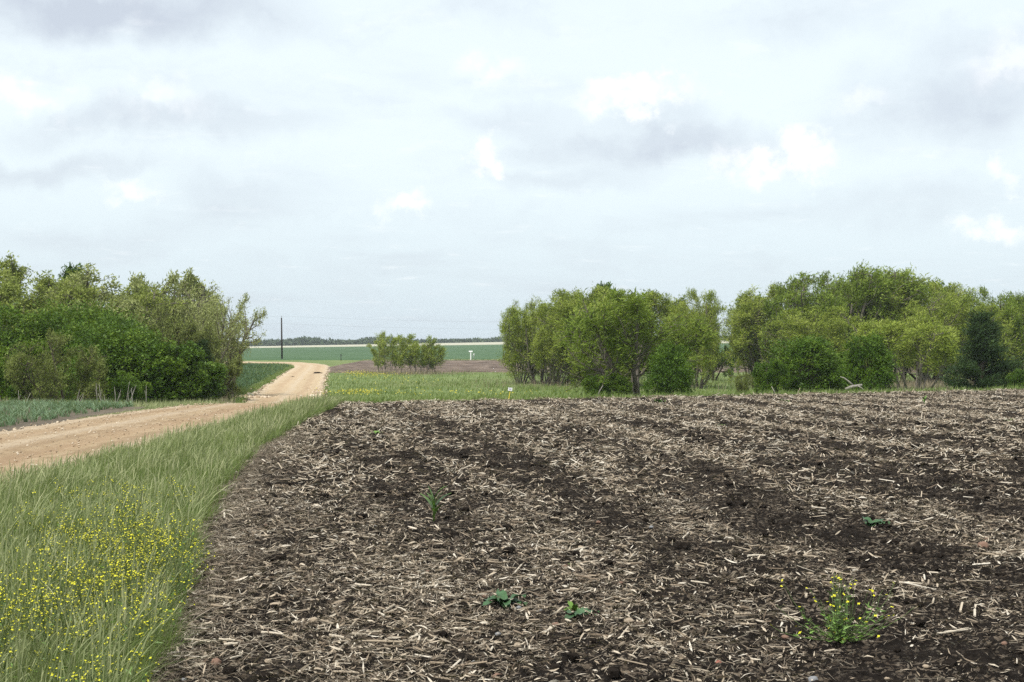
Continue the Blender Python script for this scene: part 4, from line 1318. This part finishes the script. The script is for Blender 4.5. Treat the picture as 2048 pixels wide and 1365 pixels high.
tree('hackberry_bush', ('thick', 20), 22, 53, 690, 110, 'light green bush low at the left edge behind the crop', 'bush', GL)
tree('hackberry_bush', ('thick', 21), 262, 51, 748, 62, 'small bright sapling bush in front of the broad dark bush', 'bush', GL)
tree('scrub_bush', ('scrub', 22), 420, 78, 738, 60, 'low tangle of grey scrub by the grassy bank of the road', 'bush', GL)
tree('elm_tree', ('elm', 5), 70, 74, 578, 130, 'lower olive elm directly over the leftmost dark bushes', 'tree', GL, PI)
tree('elm_tree', ('elm_pale', 4), 205, 75, 596, 130, 'low pale elm whose crown rests on the top of the dark row', 'tree', GL, PI)
tree('scrub_bush', ('scrub', 19), 318, 73, 612, 130, 'soft grey green bush between the low olive elm and the round headed pale elm', 'bush', GL, PI)
# the pair of thin stemmed clumps by the brown strip
tree('willow_sapling', ('sapling', 31), 784, 152, 668, 70, 'left of two small clumps of thin willow stems before the brown strip', 'tree', 'two clumps of thin willow stems in the pasture')
tree('willow_sapling', ('sapling', 32), 850, 152, 673, 66, 'right of two small clumps of thin willow stems before the brown strip', 'tree', 'two clumps of thin willow stems in the pasture')
# middle clump
tree('oak_tree', ('dark', 2), 1180, 135, 574, 90, 'dark tree top poking up behind the middle of the willow clump', 'tree', GC)
tree('oak_tree', ('dark', 33), 1238, 132, 584, 80, 'second dark tree top just over the large spreading willow', 'tree', GC)
tree('willow_tree', ('willow', 34), 1056, 118, 606, 66, 'feathery willow at the left end of the middle clump', 'tree', GC)
tree('willow_tree', ('willow', 35), 1088, 114, 600, 110, 'rounded yellow green willow second from the left in the middle clump', 'tree', GC)
tree('willow_tree', ('willow_tall', 36), 1140, 116, 592, 100, 'upright willow with visible stems behind the small pasture willow', 'tree', GC)
tree('willow_tree', ('willow', 37), 1188, 108, 582, 130, 'tall pale willow in the middle of the clump left of the spreading one', 'tree', GC)
tree('willow_tree', ('willow_tall', 38), 1245, 104, 590, 130, 'willow crown directly behind the large spreading willow', 'tree', GC)
tree('willow_tree', ('willow_bush', 39), 1110, 108, 655, 78, 'small willow on short dark trunks standing out in the pasture', 'tree', GC)
tree('willow_tree', ('willow', 37), 1387, 98, 586, 78, 'tall pale willow at the right end of the middle clump', 'tree', GC, PI * 0.9)
tree('willow_tree', ('willow_tall', 36), 1352, 102, 598, 90, 'pale willow behind the right side of the spreading willow', 'tree', GC, PI * 0.8)
tree('willow_tree', ('willow_old', 40), 1268, 66, 592, 240, 'large spreading willow with crooked trunks leaning over the field edge', 'tree', GC)
tree('willow_bush', ('willow_bush', 41), 1215, 70, 690, 120, 'low willow growth under the left boughs of the spreading willow', 'bush', GC)
tree('hackberry_bush', ('bush', 42), 1338, 62, 690, 78, 'dark green bush at the right foot of the spreading willow', 'bush', GC)
tree('hackberry_bush', ('thick', 42), 1215, 65, 748, 82, 'dark low bush in the shade under the left of the spreading willow', 'bush', GC)
tree('hackberry_bush', ('dark', 33), 1436, 124, 684, 44, 'dark shaded bush in the gap between the two clumps', 'bush', GC)
# right clump
tree('oak_tree', ('dark', 33), 1490, 132, 599, 44, 'dark tree behind the left end of the right clump', 'tree', GR, PI)
tree('willow_tree', ('willow', 35), 1518, 118, 598, 76, 'willow at the left end of the right clump next to the gap', 'tree', GR, PI * 0.85)
tree('willow_tree', ('willow_tall', 43), 1548, 116, 578, 110, 'slender topped willow second from the left in the right clump', 'tree', GR)
tree('willow_tree', ('willow_deep', 44), 1625, 112, 560, 120, 'green willow left of the tallest in the right clump', 'tree', GR)
tree('willow_tree', ('willow_deep', 45), 1708, 108, 545, 170, 'tallest willow of the right clump with wind blown tops', 'tree', GR)
tree('willow_tree', ('willow_tall', 38), 1775, 112, 548, 120, 'tall willow with ragged tips right of the tallest', 'tree', GR, PI * 0.9)
tree('willow_tree', ('willow', 37), 1838, 114, 572, 130, 'pale willow behind the bare stemmed willow bush', 'tree', GR, PI * 0.9)
tree('oak_tree', ('dark', 2), 1902, 124, 572, 100, 'dark oak crown showing above the willows left of the cedar', 'tree', GR, PI)
tree('willow_tree', ('willow', 34), 1905, 104, 590, 150, 'pale rounded willow behind the cedar', 'tree', GR, 0.4)
tree('willow_tree', ('willow_deep', 44), 1985, 112, 586, 110, 'willow with rounded heads above and right of the cedar', 'tree', GR, PI)
tree('willow_tree', ('willow_deep', 45), 2055, 106, 596, 110, 'green willow cut by the right edge of the picture', 'tree', GR, PI)
tree('willow_tree', ('willow', 37), 1655, 100, 620, 130, 'lower willow in the middle of the right clump behind the bushes', 'tree', GR)
tree('willow_bush', ('willow_bush', 46), 1812, 84, 638, 175, 'fan shaped willow bush with many bare lower stems', 'bush', GR)
tree('hackberry_bush', ('bush', 47), 1612, 64, 678, 130, 'bright green bush, broadest of those in front of the right clump', 'bush', GR)
tree('hackberry_bush', ('thick', 42), 1542, 62, 722, 58, 'small dark bush at the left end of the front bushes', 'bush', GR)
tree('hackberry_bush', ('thick', 20), 1678, 66, 702, 78, 'green bush in the hollow between the two larger front bushes', 'bush', GR)
tree('hackberry_bush', ('bush', 48), 1733, 62, 673, 86, 'dark green bush behind the fallen branch', 'bush', GR)
tree('cedar_tree', ('cedar', 49), 1966, 66, 628, 122, 'dark cedar with a broad skirt, alone in front of the right clump', 'tree', GR)
tree('hackberry_bush', ('thick', 47), 2046, 64, 738, 60, 'dark low bush cut by the right edge beyond the cedar', 'bush', GR)
tree('scrub_sapling', ('scrub', 22), 1483, 60, 744, 26, 'thin little sapling alone on the grass in the gap', 'sapling', GR)
tree('scrub_sapling', ('scrub', 14), 1512, 96, 748, 40, 'low tangle of dead scrub under the left end of the right clump', 'bush', GR)

# far wood on the horizon
acc = Acc(); rs = np.random.default_rng(71)
def far_crown(px, depth, top, wpx):
    x = xz(px, depth); zb = float(H(x, depth)); zt = CAMZ + (HY - top) / F * depth
    hh = max(2.0, zt - zb); ww_ = wpx / F * depth / 2
    n = 90
    dv = rs.normal(0, 1, (n, 3)); dv /= np.linalg.norm(dv, axis=1)[:, None]
    dv *= (0.7 + 0.4 * rs.random((n, 1)))
    C = np.array([x, depth, zb + hh * 0.52]) + dv * np.array([ww_, ww_, hh * 0.5])
    D = dv + rs.normal(0, 0.6, (n, 3)); D /= np.linalg.norm(D, axis=1)[:, None]
    v, t_ = leaf_tris(C, D, np.full(n, 1.9) * rs.uniform(0.6, 1.3, n), np.full(n, 1.6) * rs.uniform(0.6, 1.3, n), rs)
    acc.add(v, t=t_)
topline_x = [500, 525, 545, 570, 590, 605, 622, 640, 655, 672, 690, 712, 730, 745, 762, 780, 800, 830, 860, 874, 892, 910, 925, 940, 960, 978, 990, 1010, 1060, 1200, 1500, 2100]
topline_y = [686, 683, 682, 682, 679, 677.5, 677.5, 680, 680, 685, 684, 683, 677, 676, 676, 678, 681, 684, 686, 685, 684.5, 683, 682, 681, 679.5, 681, 678, 677.5, 677, 677, 676, 676]
px = 470
while px < 2120:
    ty = np.interp(px, topline_x, topline_y) + rs.normal(0, 0.9)
    far_crown(px, rs.uniform(950, 1060), ty, rs.uniform(9, 18))
    if px < 800: far_crown(px, rs.uniform(905, 940), ty + rs.uniform(3, 8), rs.uniform(10, 20))
    px += rs.uniform(3.5, 7)
o = acc.build('far_treeline', M['far_tree']); tag(o, 'low blue green wood along the horizon', 'trees', kind='stuff')

# ------------------------------------------------------------------ flowers and weeds
def flower(acc_, p, r_, rs, mi=0):
    """four petals round a centre, tilted at random"""
    n_ = norm(np.array([rs.normal(0, 0.5), rs.normal(-0.2, 0.5), 1.0]))
    a = norm(np.cross(n_, np.array([1, 0.3, 0]))); b = np.cross(n_, a)
    V = [p]; q = []
    for k in range(4):
        th = k * PI / 2 + rs.uniform(-0.2, 0.2)
        e = a * math.cos(th) + b * math.sin(th); f = -a * math.sin(th) + b * math.cos(th)
        i = len(V)
        V += [p + e * r_ * 0.6 - f * r_ * 0.42 + n_ * r_ * 0.15, p + e * r_ + n_ * r_ * 0.2, p + e * r_ * 0.6 + f * r_ * 0.42 + n_ * r_ * 0.15]
        q.append((0, i, i + 1, i + 2))
    acc_.add(np.array(V), q, mi=mi)


def mustard_meshes(seed, h, spread, nst, fl, leafy=6, arch=False):
    rs = np.random.default_rng(seed)
    st, fw, lf = Acc(), Acc(), Acc()
    for s in range(nst):
        a = rs.uniform(0, 6.28); out = spread * (rs.random() if arch else math.sqrt(rs.random()))
        hh = h * rs.uniform(0.25 if arch else 0.55, 1.05) * (1 - 0.25 * out / max(spread, 1e-6) * 0.6)
        P0 = np.array([0.012 * math.cos(a), 0.012 * math.sin(a), -0.01]); P2 = np.array([math.cos(a) * out, math.sin(a) * out, hh])
        P1 = np.array([math.cos(a) * out * 0.35, math.sin(a) * out * 0.35, hh * 0.55])
        if arch: P1 = np.array([math.cos(a) * out * 0.75 + rs.normal(0, 0.03), math.sin(a) * out * 0.75 + rs.normal(0, 0.03), hh * 0.30])
        ts = np.linspace(0, 1, 5)[:, None]
        pts = (1 - ts) ** 2 * P0 + 2 * ts * (1 - ts) * P1 + ts ** 2 * P2
        st.tube(pts, np.linspace(0.0028, 0.0014, 5), 4, cap=False)
        for k in range(leafy):
            t = rs.uniform(0.05, 0.75); c = (1 - t) ** 2 * P0 + 2 * t * (1 - t) * P1 + t * t * P2
            b = rs.uniform(0, 6.28); d = norm(np.array([math.cos(b), math.sin(b), rs.uniform(-0.1, 0.6)]))
            v, t_ = leaf_tris(c[None], d[None], np.array([rs.uniform(0.02, 0.055)]), np.array([rs.uniform(0.006, 0.014)]), rs); lf.add(v, t=t_)
        for k in range(fl):
            c = P2 + np.array([rs.normal(0, 0.018), rs.normal(0, 0.018), rs.uniform(-0.03, 0.012)])
            st.tube(np.array([pts[-1] - (pts[-1] - pts[-2]) * 0.3, c]), np.array([0.001, 0.0008]), 3, cap=False)
            flower(fw, c, rs.uniform(0.0038, 0.0070) * (1.7 if arch else 1.0), rs)
    return st.mesh('stem', [M['stem']], True), lf.mesh('leaves', [M['leaf']]) if lf.v else None, fw.mesh('blossoms', [M['yellow']])


rs = np.random.default_rng(81)
must = [mustard_meshes(200 + i, 0.44, 0.17, 6, 7, 3) for i in range(7)]
cnt = 0
# where the flowers stand thickest in the photograph
while cnt < 290:
    y = rs.uniform(5.3, 15.0)
    x = rs.uniform(-0.42 * y - 0.3, float(edge_x(y)) + 0.08)
    px, py = CX + F * x / y, HY + F * (CAMZ - 0.45) / y
    dens = math.exp(-((px - 255) / 160) ** 2 - ((py - 1050) / 75) ** 2) + 0.9 * math.exp(-((px - 310) / 75) ** 2 - ((py - 1230) / 70) ** 2) + 0.35 * math.exp(-((px - 60) / 140) ** 2 - ((py - 1150) / 80) ** 2)
    if rs.random() > dens: continue
    k = rs.integers(7)
    t = empty('mustard_plant', (x, y, float(H(x, y)) - 0.02), rs.uniform(0, 6.28), 'slender mustard plant with yellow blossoms growing in the verge grass', 'wildflower', 'mustard plants flowering in the verge grass')
    s = rs.uniform(0.8, 1.12); t.scale = (s, s, s)
    link('stem', must[k][0], t); link('leaves', must[k][1], t); link('blossoms', must[k][2], t)
    cnt += 1

# sprawling mustard in the field
x, y = at(1680, 1285)
st, lf, fw = mustard_meshes(300, 0.36, 0.42, 75, 1, 8, True)
t = empty('mustard_plant', (x, y, float(field_z(x, y))), 0, 'sprawling yellow flowered mustard growing alone on the bare field', 'weed')
t.scale = (1.0, 1.0, 1.0)
link('stem', st, t); link('leaves', lf, t); link('blossoms', fw, t)


def leaf_blade(acc_, base, d, length, width, droop, seg=5, fold=0.25, wavy=0.0, rs=None, lobes=False):
    """one leaf with a folded midrib that arches over"""
    d = np.asarray(d, float); hd = norm(np.array([d[0], d[1], 0])); s = np.array([-hd[1], hd[0], 0])
    V = []
    p = np.asarray(base, float).copy(); el_ = math.atan2(d[2], math.hypot(d[0], d[1]))
    for i in range(seg + 1):
        t = i / seg
        e = el_ - droop * t
        dirv = hd * math.cos(e) + np.array([0, 0, math.sin(e)])
        upv = -hd * math.sin(e) + np.array([0, 0, math.cos(e)])
        w_ = width * (math.sin(PI * min(1, t * 0.85 + 0.12)) ** 0.8) * 0.5
        if lobes: w_ *= 0.65 + 0.45 * abs(math.sin(t * 9))
        wob = wavy * math.sin(t * 11) * width * 0.3
        V += [p - s * w_ + upv * (fold * w_ + wob), p, p + s * w_ + upv * (fold * w_ - wob)]
        p = p + dirv * length / seg
    q = []
    for i in range(seg):
        a = i * 3
        q += [(a, a + 1, a + 4, a + 3), (a + 1, a + 2, a + 5, a + 4)]
    acc_.add(np.array(V), q)


def leafy(name, px, py, specs, m, label, cat, group=None, stem_h=0.0):
    x, y = at(px, py)
    t = empty(name, (x, y, float(field_z(x, y)) - 0.01), 0, label, cat, group)
    if stem_h:
        a = Acc(); a.tube(np.array([(0, 0, 0), (0.003, 0, stem_h * 0.5), (0, 0.002, stem_h)]), np.array([0.009, 0.007, 0.004]), 6); a.build('stem', M['leaf'], t, True)
    for sp in specs:
        a = Acc(); leaf_blade(a, **sp); a.build('leaf', sp_m if (sp_m := m) else m, t, True)
    return t


def corn_plant(px, py, hpx, label, seed):
    r = np.random.default_rng(seed); _, y = at(px, py); h = hpx / F * y
    sp = []
    for k in range(7):
        a = PI * k + r.normal(0, 0.5); z0 = h * (0.15 + 0.08 * k); e = r.uniform(1.1, 1.45)
        sp.append(dict(base=(0, 0, z0), d=(math.cos(a) * math.cos(e), math.sin(a) * math.cos(e), math.sin(e)), length=h * r.uniform(0.55, 0.85), width=h * 0.28, droop=r.uniform(0.1, 1.0), seg=6))
    return leafy('corn_plant', px, py, sp, M['leaf'], label, 'corn plant', 'young corn plants on the field', h * 0.6)


corn_plant(868, 1044, 66, 'young volunteer corn plant standing tallest on the bare field', 401)
corn_plant(1849, 812, 16, 'small upright green seedling near the far right rim of the field', 402)


def rosette(px, py, wpx, n, label, seed, m='leaf', up=0.45, lobes=False, name='broadleaf_weed'):
    r = np.random.default_rng(seed); _, y = at(px, py); w_ = wpx / F * y / 2
    sp = []
    for k in range(n):
        a = 2 * PI * k / n * 1.618 * 2 + r.normal(0, 0.3); e = r.uniform(0.15, up + 0.4)
        sp.append(dict(base=(0.01 * math.cos(a), 0.01 * math.sin(a), 0.012), d=(math.cos(a) * math.cos(e), math.sin(a) * math.cos(e), math.sin(e)), length=w_ * r.uniform(0.7, 1.1), width=w_ * r.uniform(0.42, 0.62), droop=r.uniform(0.5, 1.2), seg=5, wavy=0.5, lobes=lobes))
    return leafy(name, px, py, sp, M[m], label, 'weed', 'leafy weeds on the field')


rosette(1008, 1216, 84, 13, 'broad leaved weed low on the soil in the middle foreground', 411, 'leaf_blue', 0.5)
rosette(1160, 1250, 78, 6, 'lobed thistle seedling right of the broad leaved weed', 412, 'leaf_blue', 0.3, True)
rosette(1146, 1240, 44, 7, 'upright grassy weed touching the lobed thistle seedling', 413, 'leaf', 1.0)
rosette(1748, 1058, 66, 12, 'dark leafy weed on the soil behind the flowering mustard', 414, 'leaf_blue', 0.5)
rosette(752, 872, 26, 8, 'little green weed in the field near the grass verge', 415)
rosette(1440, 852, 24, 8, 'little green weed in the middle distance of the field', 416)
rosette(1572, 806, 26, 8, 'bright green weed at the far rim before the front bushes', 417)
rosette(1135, 1136, 20, 6, 'tiny green seedling among stalks above the thistle seedling', 418)
rosette(1318, 806, 30, 8, 'green weed at the far rim before the spreading willow', 419)
rosette(2018, 846, 20, 7, 'small green weed near the right edge of the field', 420)

# yellow flowers far off in the pasture
acc = Acc(); rs = np.random.default_rng(91)
for (px, py, sx, sy, num) in [(745, 757, 32, 3.0, 420), (715, 752, 18, 2, 160), (712, 796, 34, 2.5, 260), (900, 797, 110, 2.5, 150), (760, 768, 60, 5, 120)]:
    for k in range(num):
        x, y = at(px + rs.normal(0, sx), min(py + rs.normal(0, sy), 799))
        if y < 70: continue
        c = np.array([x, y, float(H(x, y)) + rs.uniform(0.25, 0.5)])
        d = norm(np.array([rs.normal(), rs.normal(), rs.normal() * 0.4]))
        v, t_ = leaf_tris(c[None], d[None], np.array([0.10]), np.array([0.07]), rs); acc.add(v, t=t_)
o = acc.build('pasture_flowers', M['yellow_far']); tag(o, 'drifts of yellow wildflowers in the pasture near the far road', 'wildflowers', kind='stuff')

# dry straw leaning in the near grass
pa = np.array([xz(55, 8.0), 8.0, 0.08]); pb = np.array([xz(132, 8.3), 8.3, CAMZ + (HY - 1192) / F * 8.3])
a = Acc(); a.tube(np.array([pa, pa * 0.6 + pb * 0.4 + np.array([0, 0, 0.006]), pb]), np.array([0.0045, 0.004, 0.002]), 6)
o = a.build('dry_stem', M['dead_wood'], smooth=True); tag(o, 'single dry straw leaning across the near grass', 'straw')

# dead standing stems before the left thicket
rs = np.random.default_rng(95)
for k in range(16):
    px = rs.choice([rs.uniform(150, 300), rs.uniform(0, 70)], p=[0.75, 0.25]); dep = rs.uniform(42.5, 45.5); x = xz(px, dep); z = float(H(x, dep)); h = rs.uniform(0.45, 0.95)
    a = Acc(); ld = rs.normal(0, 0.18)
    a.tube(np.array([(0, 0, -0.05), (ld * h * 0.4, 0, h * 0.5), (ld * h, 0.02, h)]), np.array([0.013, 0.010, 0.005]), 5)
    a.tube(np.array([(ld * h * 0.4, 0, h * 0.5), (ld * h * 0.4 + rs.normal(0, 0.12), 0, h * 0.8)]), np.array([0.007, 0.003]), 4)
    o = a.build('dead_weed', M['dead_wood'], smooth=True); o.location = (x, dep, z)
    tag(o, 'bleached dead weed stem standing between the crop and the thicket', 'dead weed', 'dead weed stems behind the crop')

# fallen branch before the right bushes
dep = 56.5
def pt(px, py, dd=0.0):
    return np.array([xz(px, dep + dd), dep + dd, CAMZ + (HY - py) / F * (dep + dd)])
a = Acc()
a.tube(np.array([pt(1691, 779), pt(1702, 774.5), pt(1712, 772.5), pt(1724, 770.5)]), np.array([0.055, 0.065, 0.055, 0.05]), 8)
a2 = Acc(); a2.tube(np.array([pt(1707, 772, 0.1), pt(1697, 763, 0.1), pt(1688, 756.5, 0.1), pt(1680, 753.5, 0.1)]), np.array([0.038, 0.032, 0.026, 0.012]), 7)
a3 = Acc(); a3.tube(np.array([pt(1716, 772.5, -0.1), pt(1724, 777, -0.1), pt(1729, 784, -0.1)]), np.array([0.03, 0.026, 0.02]), 6)
t = tag(a.build('fallen_branch', M['dead_wood'], smooth=True), 'bleached forked branch fallen before the dark green bush', 'dead branch')
for q_ in (a2, a3): q_.build('side_branch', M['dead_wood'], t, True)
for px, py, l_, lab in ((1552, 787, -9, 'short pale broken stick standing before the small dark bush'), (1196, 785, 10, 'pale dead stick leaning left of the spreading willow')):
    a = Acc(); a.tube(np.array([pt(px, py + 6), pt(px + l_ * 0.4, py - 4), pt(px + l_, py - 14)]), np.array([0.03, 0.025, 0.012]), 6)
    tag(a.build('dead_stick', M['dead_wood'], smooth=True), lab, 'dead stick')

# ------------------------------------------------------------------ pole, wires, posts, signs
dep = 234.0; x = xz(563, dep); z0 = float(H(x, dep)); zt = CAMZ + (HY - 636) / F * dep
t = empty('utility_pole', (x, dep, z0), 0, 'dark wooden utility pole standing by the far bend of the road', 'utility pole')
a = Acc(); a.tube(np.array([(0.10, 0, -0.3), (0.04, 0, (zt - z0) * 0.5), (0, 0, zt - z0)]), np.array([0.155, 0.135, 0.105]), 10); a.build('pole_shaft', M['pole'], t, True)
a = Acc(); a.tube(np.array([(-0.02, 0, zt - z0), (-0.03, 0, zt - z0 + 0.22)]), np.array([0.03, 0.03]), 6); a.tube(np.array([(-0.03, 0, zt - z0 + 0.2), (-0.03, 0, zt - z0 + 0.26), (-0.03, 0, zt - z0 + 0.34)]), np.array([0.06, 0.075, 0.04]), 8)
a.build('insulator', M['grey_metal'], t, True)
a = Acc(); a.tube(np.array([(0.0, -0.12, zt - z0 - 0.95), (0, -0.2, zt - z0 - 0.95)]), np.array([0.045, 0.045]), 8); a.build('insulator', M['grey_metal'], t, True)
for k, (dz_, lab) in enumerate(((0.30, 'upper thin wire strung from the top of the utility pole'), (-0.95, 'lower thin wire strung below the top of the utility pole'))):
    pts = []
    for (xa, xb, za, zb) in ((x - 70, x, zt - 0.6 + dz_, zt + dz_), (x, x + 82, zt + dz_, zt - 0.2 + dz_)):
        for u in np.linspace(0, 1, 24)[(1 if pts else 0):]:
            pts.append((xa + (xb - xa) * u, dep - 0.03 - 0.17 * k, za + (zb - za) * u - 0.9 * 4 * u * (1 - u)))
    a = Acc(); a.tube(np.array(pts), 0.007, 5); tag(a.build('overhead_wire', M['wire'], smooth=True), lab, 'wire', 'wires on the utility pole')

dep = 225.0
x = xz(682, dep); z0 = float(H(x, dep)); zt = CAMZ + (HY - 709) / F * dep
a = Acc(); hh = zt - z0
t = empty('marker_post', (x, dep, z0), 0, 'short black marker post by the green crop right of the road', 'post')
a.tube(np.array([(0, 0, -0.1), (0, 0, hh * 0.75)]), np.array([0.055, 0.055]), 8); a.build('post', M['black'], t, True)
a = Acc(); a.box((0, 0, hh * 0.86), (0.17, 0.10, hh * 0.26)); a.build('marker_head', M['black'], t)
x = xz(941.5, dep); z0 = float(H(x, dep)); zt = CAMZ + (HY - 702) / F * dep; hh = zt - z0
t = empty('mailbox', (x, dep, z0), 0, 'white post carrying a wide white box before the green crop', 'mailbox')
a = Acc(); a.box((0, 0, hh * 0.42), (0.16, 0.16, hh * 0.9)); a.build('post', M['white'], t)
a = Acc()
th = np.linspace(0, PI, 9)
prof = np.vstack([np.stack([np.cos(th) * 0.11, np.sin(th) * 0.11 + 0.08], -1), [(-0.11, 0), (0.11, 0)]])
n_ = len(prof); V = np.vstack([np.stack([np.full(n_, sx), prof[:, 0], prof[:, 1] + hh * 0.87], -1) for sx in (-0.30, 0.30)])
a.add(V, [(k, (k + 1) % n_, n_ + (k + 1) % n_, n_ + k) for k in range(n_)], [(0, k + 1, k) for k in range(1, n_ - 1)] + [(n_, n_ + k, n_ + k + 1) for k in range(1, n_ - 1)])
a.build('box', M['white'], t)
x = xz(947, dep); z0 = float(H(x, dep)); zt = CAMZ + (HY - 707) / F * dep; hh = zt - z0
t = empty('meter_post', (x, dep + 0.3, z0), 0, 'small white box on a thin grey post right of the white mailbox', 'meter box')
a = Acc(); a.tube(np.array([(0, 0, -0.1), (0, 0, hh * 0.75)]), np.array([0.045, 0.045]), 8); a.build('post', M['grey_metal'], t, True)
a = Acc(); a.box((0, 0, hh * 0.82), (0.27, 0.18, hh * 0.28)); a.build('box', M['white'], t)

# little tilted sign at the field edge
x, y = xz(1016.5, 41.0), 41.0; z0 = float(H(x, y))
t = empty('field_sign', (x, y, z0), 0, 'small tilted white sign on a yellow stake at the far field edge', 'sign')
zt = CAMZ + (HY - 775.5) / F * y - z0
a = Acc(); a.box((0.028, 0, zt * 0.36), (0.022, 0.012, zt * 0.95), rot=[[math.cos(0.17), 0, math.sin(0.17)], [0, 1, 0], [-math.sin(0.17), 0, math.cos(0.17)]]); a.build('stake', M['yellow_paint'], t)
R_ = [[math.cos(0.1), 0, math.sin(0.1)], [0, 1, 0], [-math.sin(0.1), 0, math.cos(0.1)]]
a = Acc(); a.box((0.055, -0.015, zt - 0.05), (0.125, 0.008, 0.095), rot=R_); pl = a.build('plate', M['white'], t)
a = Acc()
for k, (w_, dz_) in enumerate(((0.07, 0.012), (0.05, -0.012))):
    a.box((0.055 + 0.002 * k, -0.0205, zt - 0.05 + dz_), (w_, 0.002, 0.013), rot=R_)
a.build('lettering', M['ink'], pl)

# clump of dark earth dropped on the far road
x, y = at(635, 750)
o = link('earth_heap', rock_mesh('earth_heap', M['clod'], 77, 3, 0.35, 0.4)); s = 8 / F * y
o.scale = (s, s * 0.9, s * 0.85); o.location = (x, y, float(H(x, y)) + 0.14)
tag(o, 'small heap of dark earth lying on the far road', 'earth heap')
for px, py, r_, lab in ((612, 750, 2.2, 'small dark clod on the road left of the earth heap'), (586, 757, 3.0, 'flat brown clod on the left side of the far road')):
    x, y = at(px, py); o = link('earth_clod', rock_mesh('earth_clod', M['clod'], int(px), 2, 0.3, 0.4)); s = r_ / F * y
    o.scale = (s, s, s); o.location = (x, y, float(H(x, y)) + 0.14); tag(o, lab, 'clod')

# ------------------------------------------------------------------ air
import os
hz, t = new_mat('haze'); 
pv = t.new('ShaderNodeVolumePrincipled'); pv.inputs['Color'].default_value = (0.86, 0.93, 1.0, 1); pv.inputs['Density'].default_value = 0.00020; pv.inputs['Anisotropy'].default_value = 0.0
ho = t.new('ShaderNodeOutputMaterial'); t.l.new(pv.outputs[0], ho.inputs['Volume'])
a = Acc()
x1, y0_, y1_, zb, ztp = 1920.0, -60.0, 3020.0, -4.6, 16.0
V = [(sx * x1, yy_, zz_) for zz_ in (zb, ztp) for (sx, yy_) in ((-1, y0_), (1, y0_), (1, y1_), (-1, y1_))]
a.add(V, [(3, 2, 1, 0), (4, 5, 6, 7), (0, 1, 5, 4), (1, 2, 6, 5), (2, 3, 7, 6), (3, 0, 4, 7)])
o = a.build('haze', hz); tag(o, 'thin pale blue air over the fields', 'haze', kind='stuff')
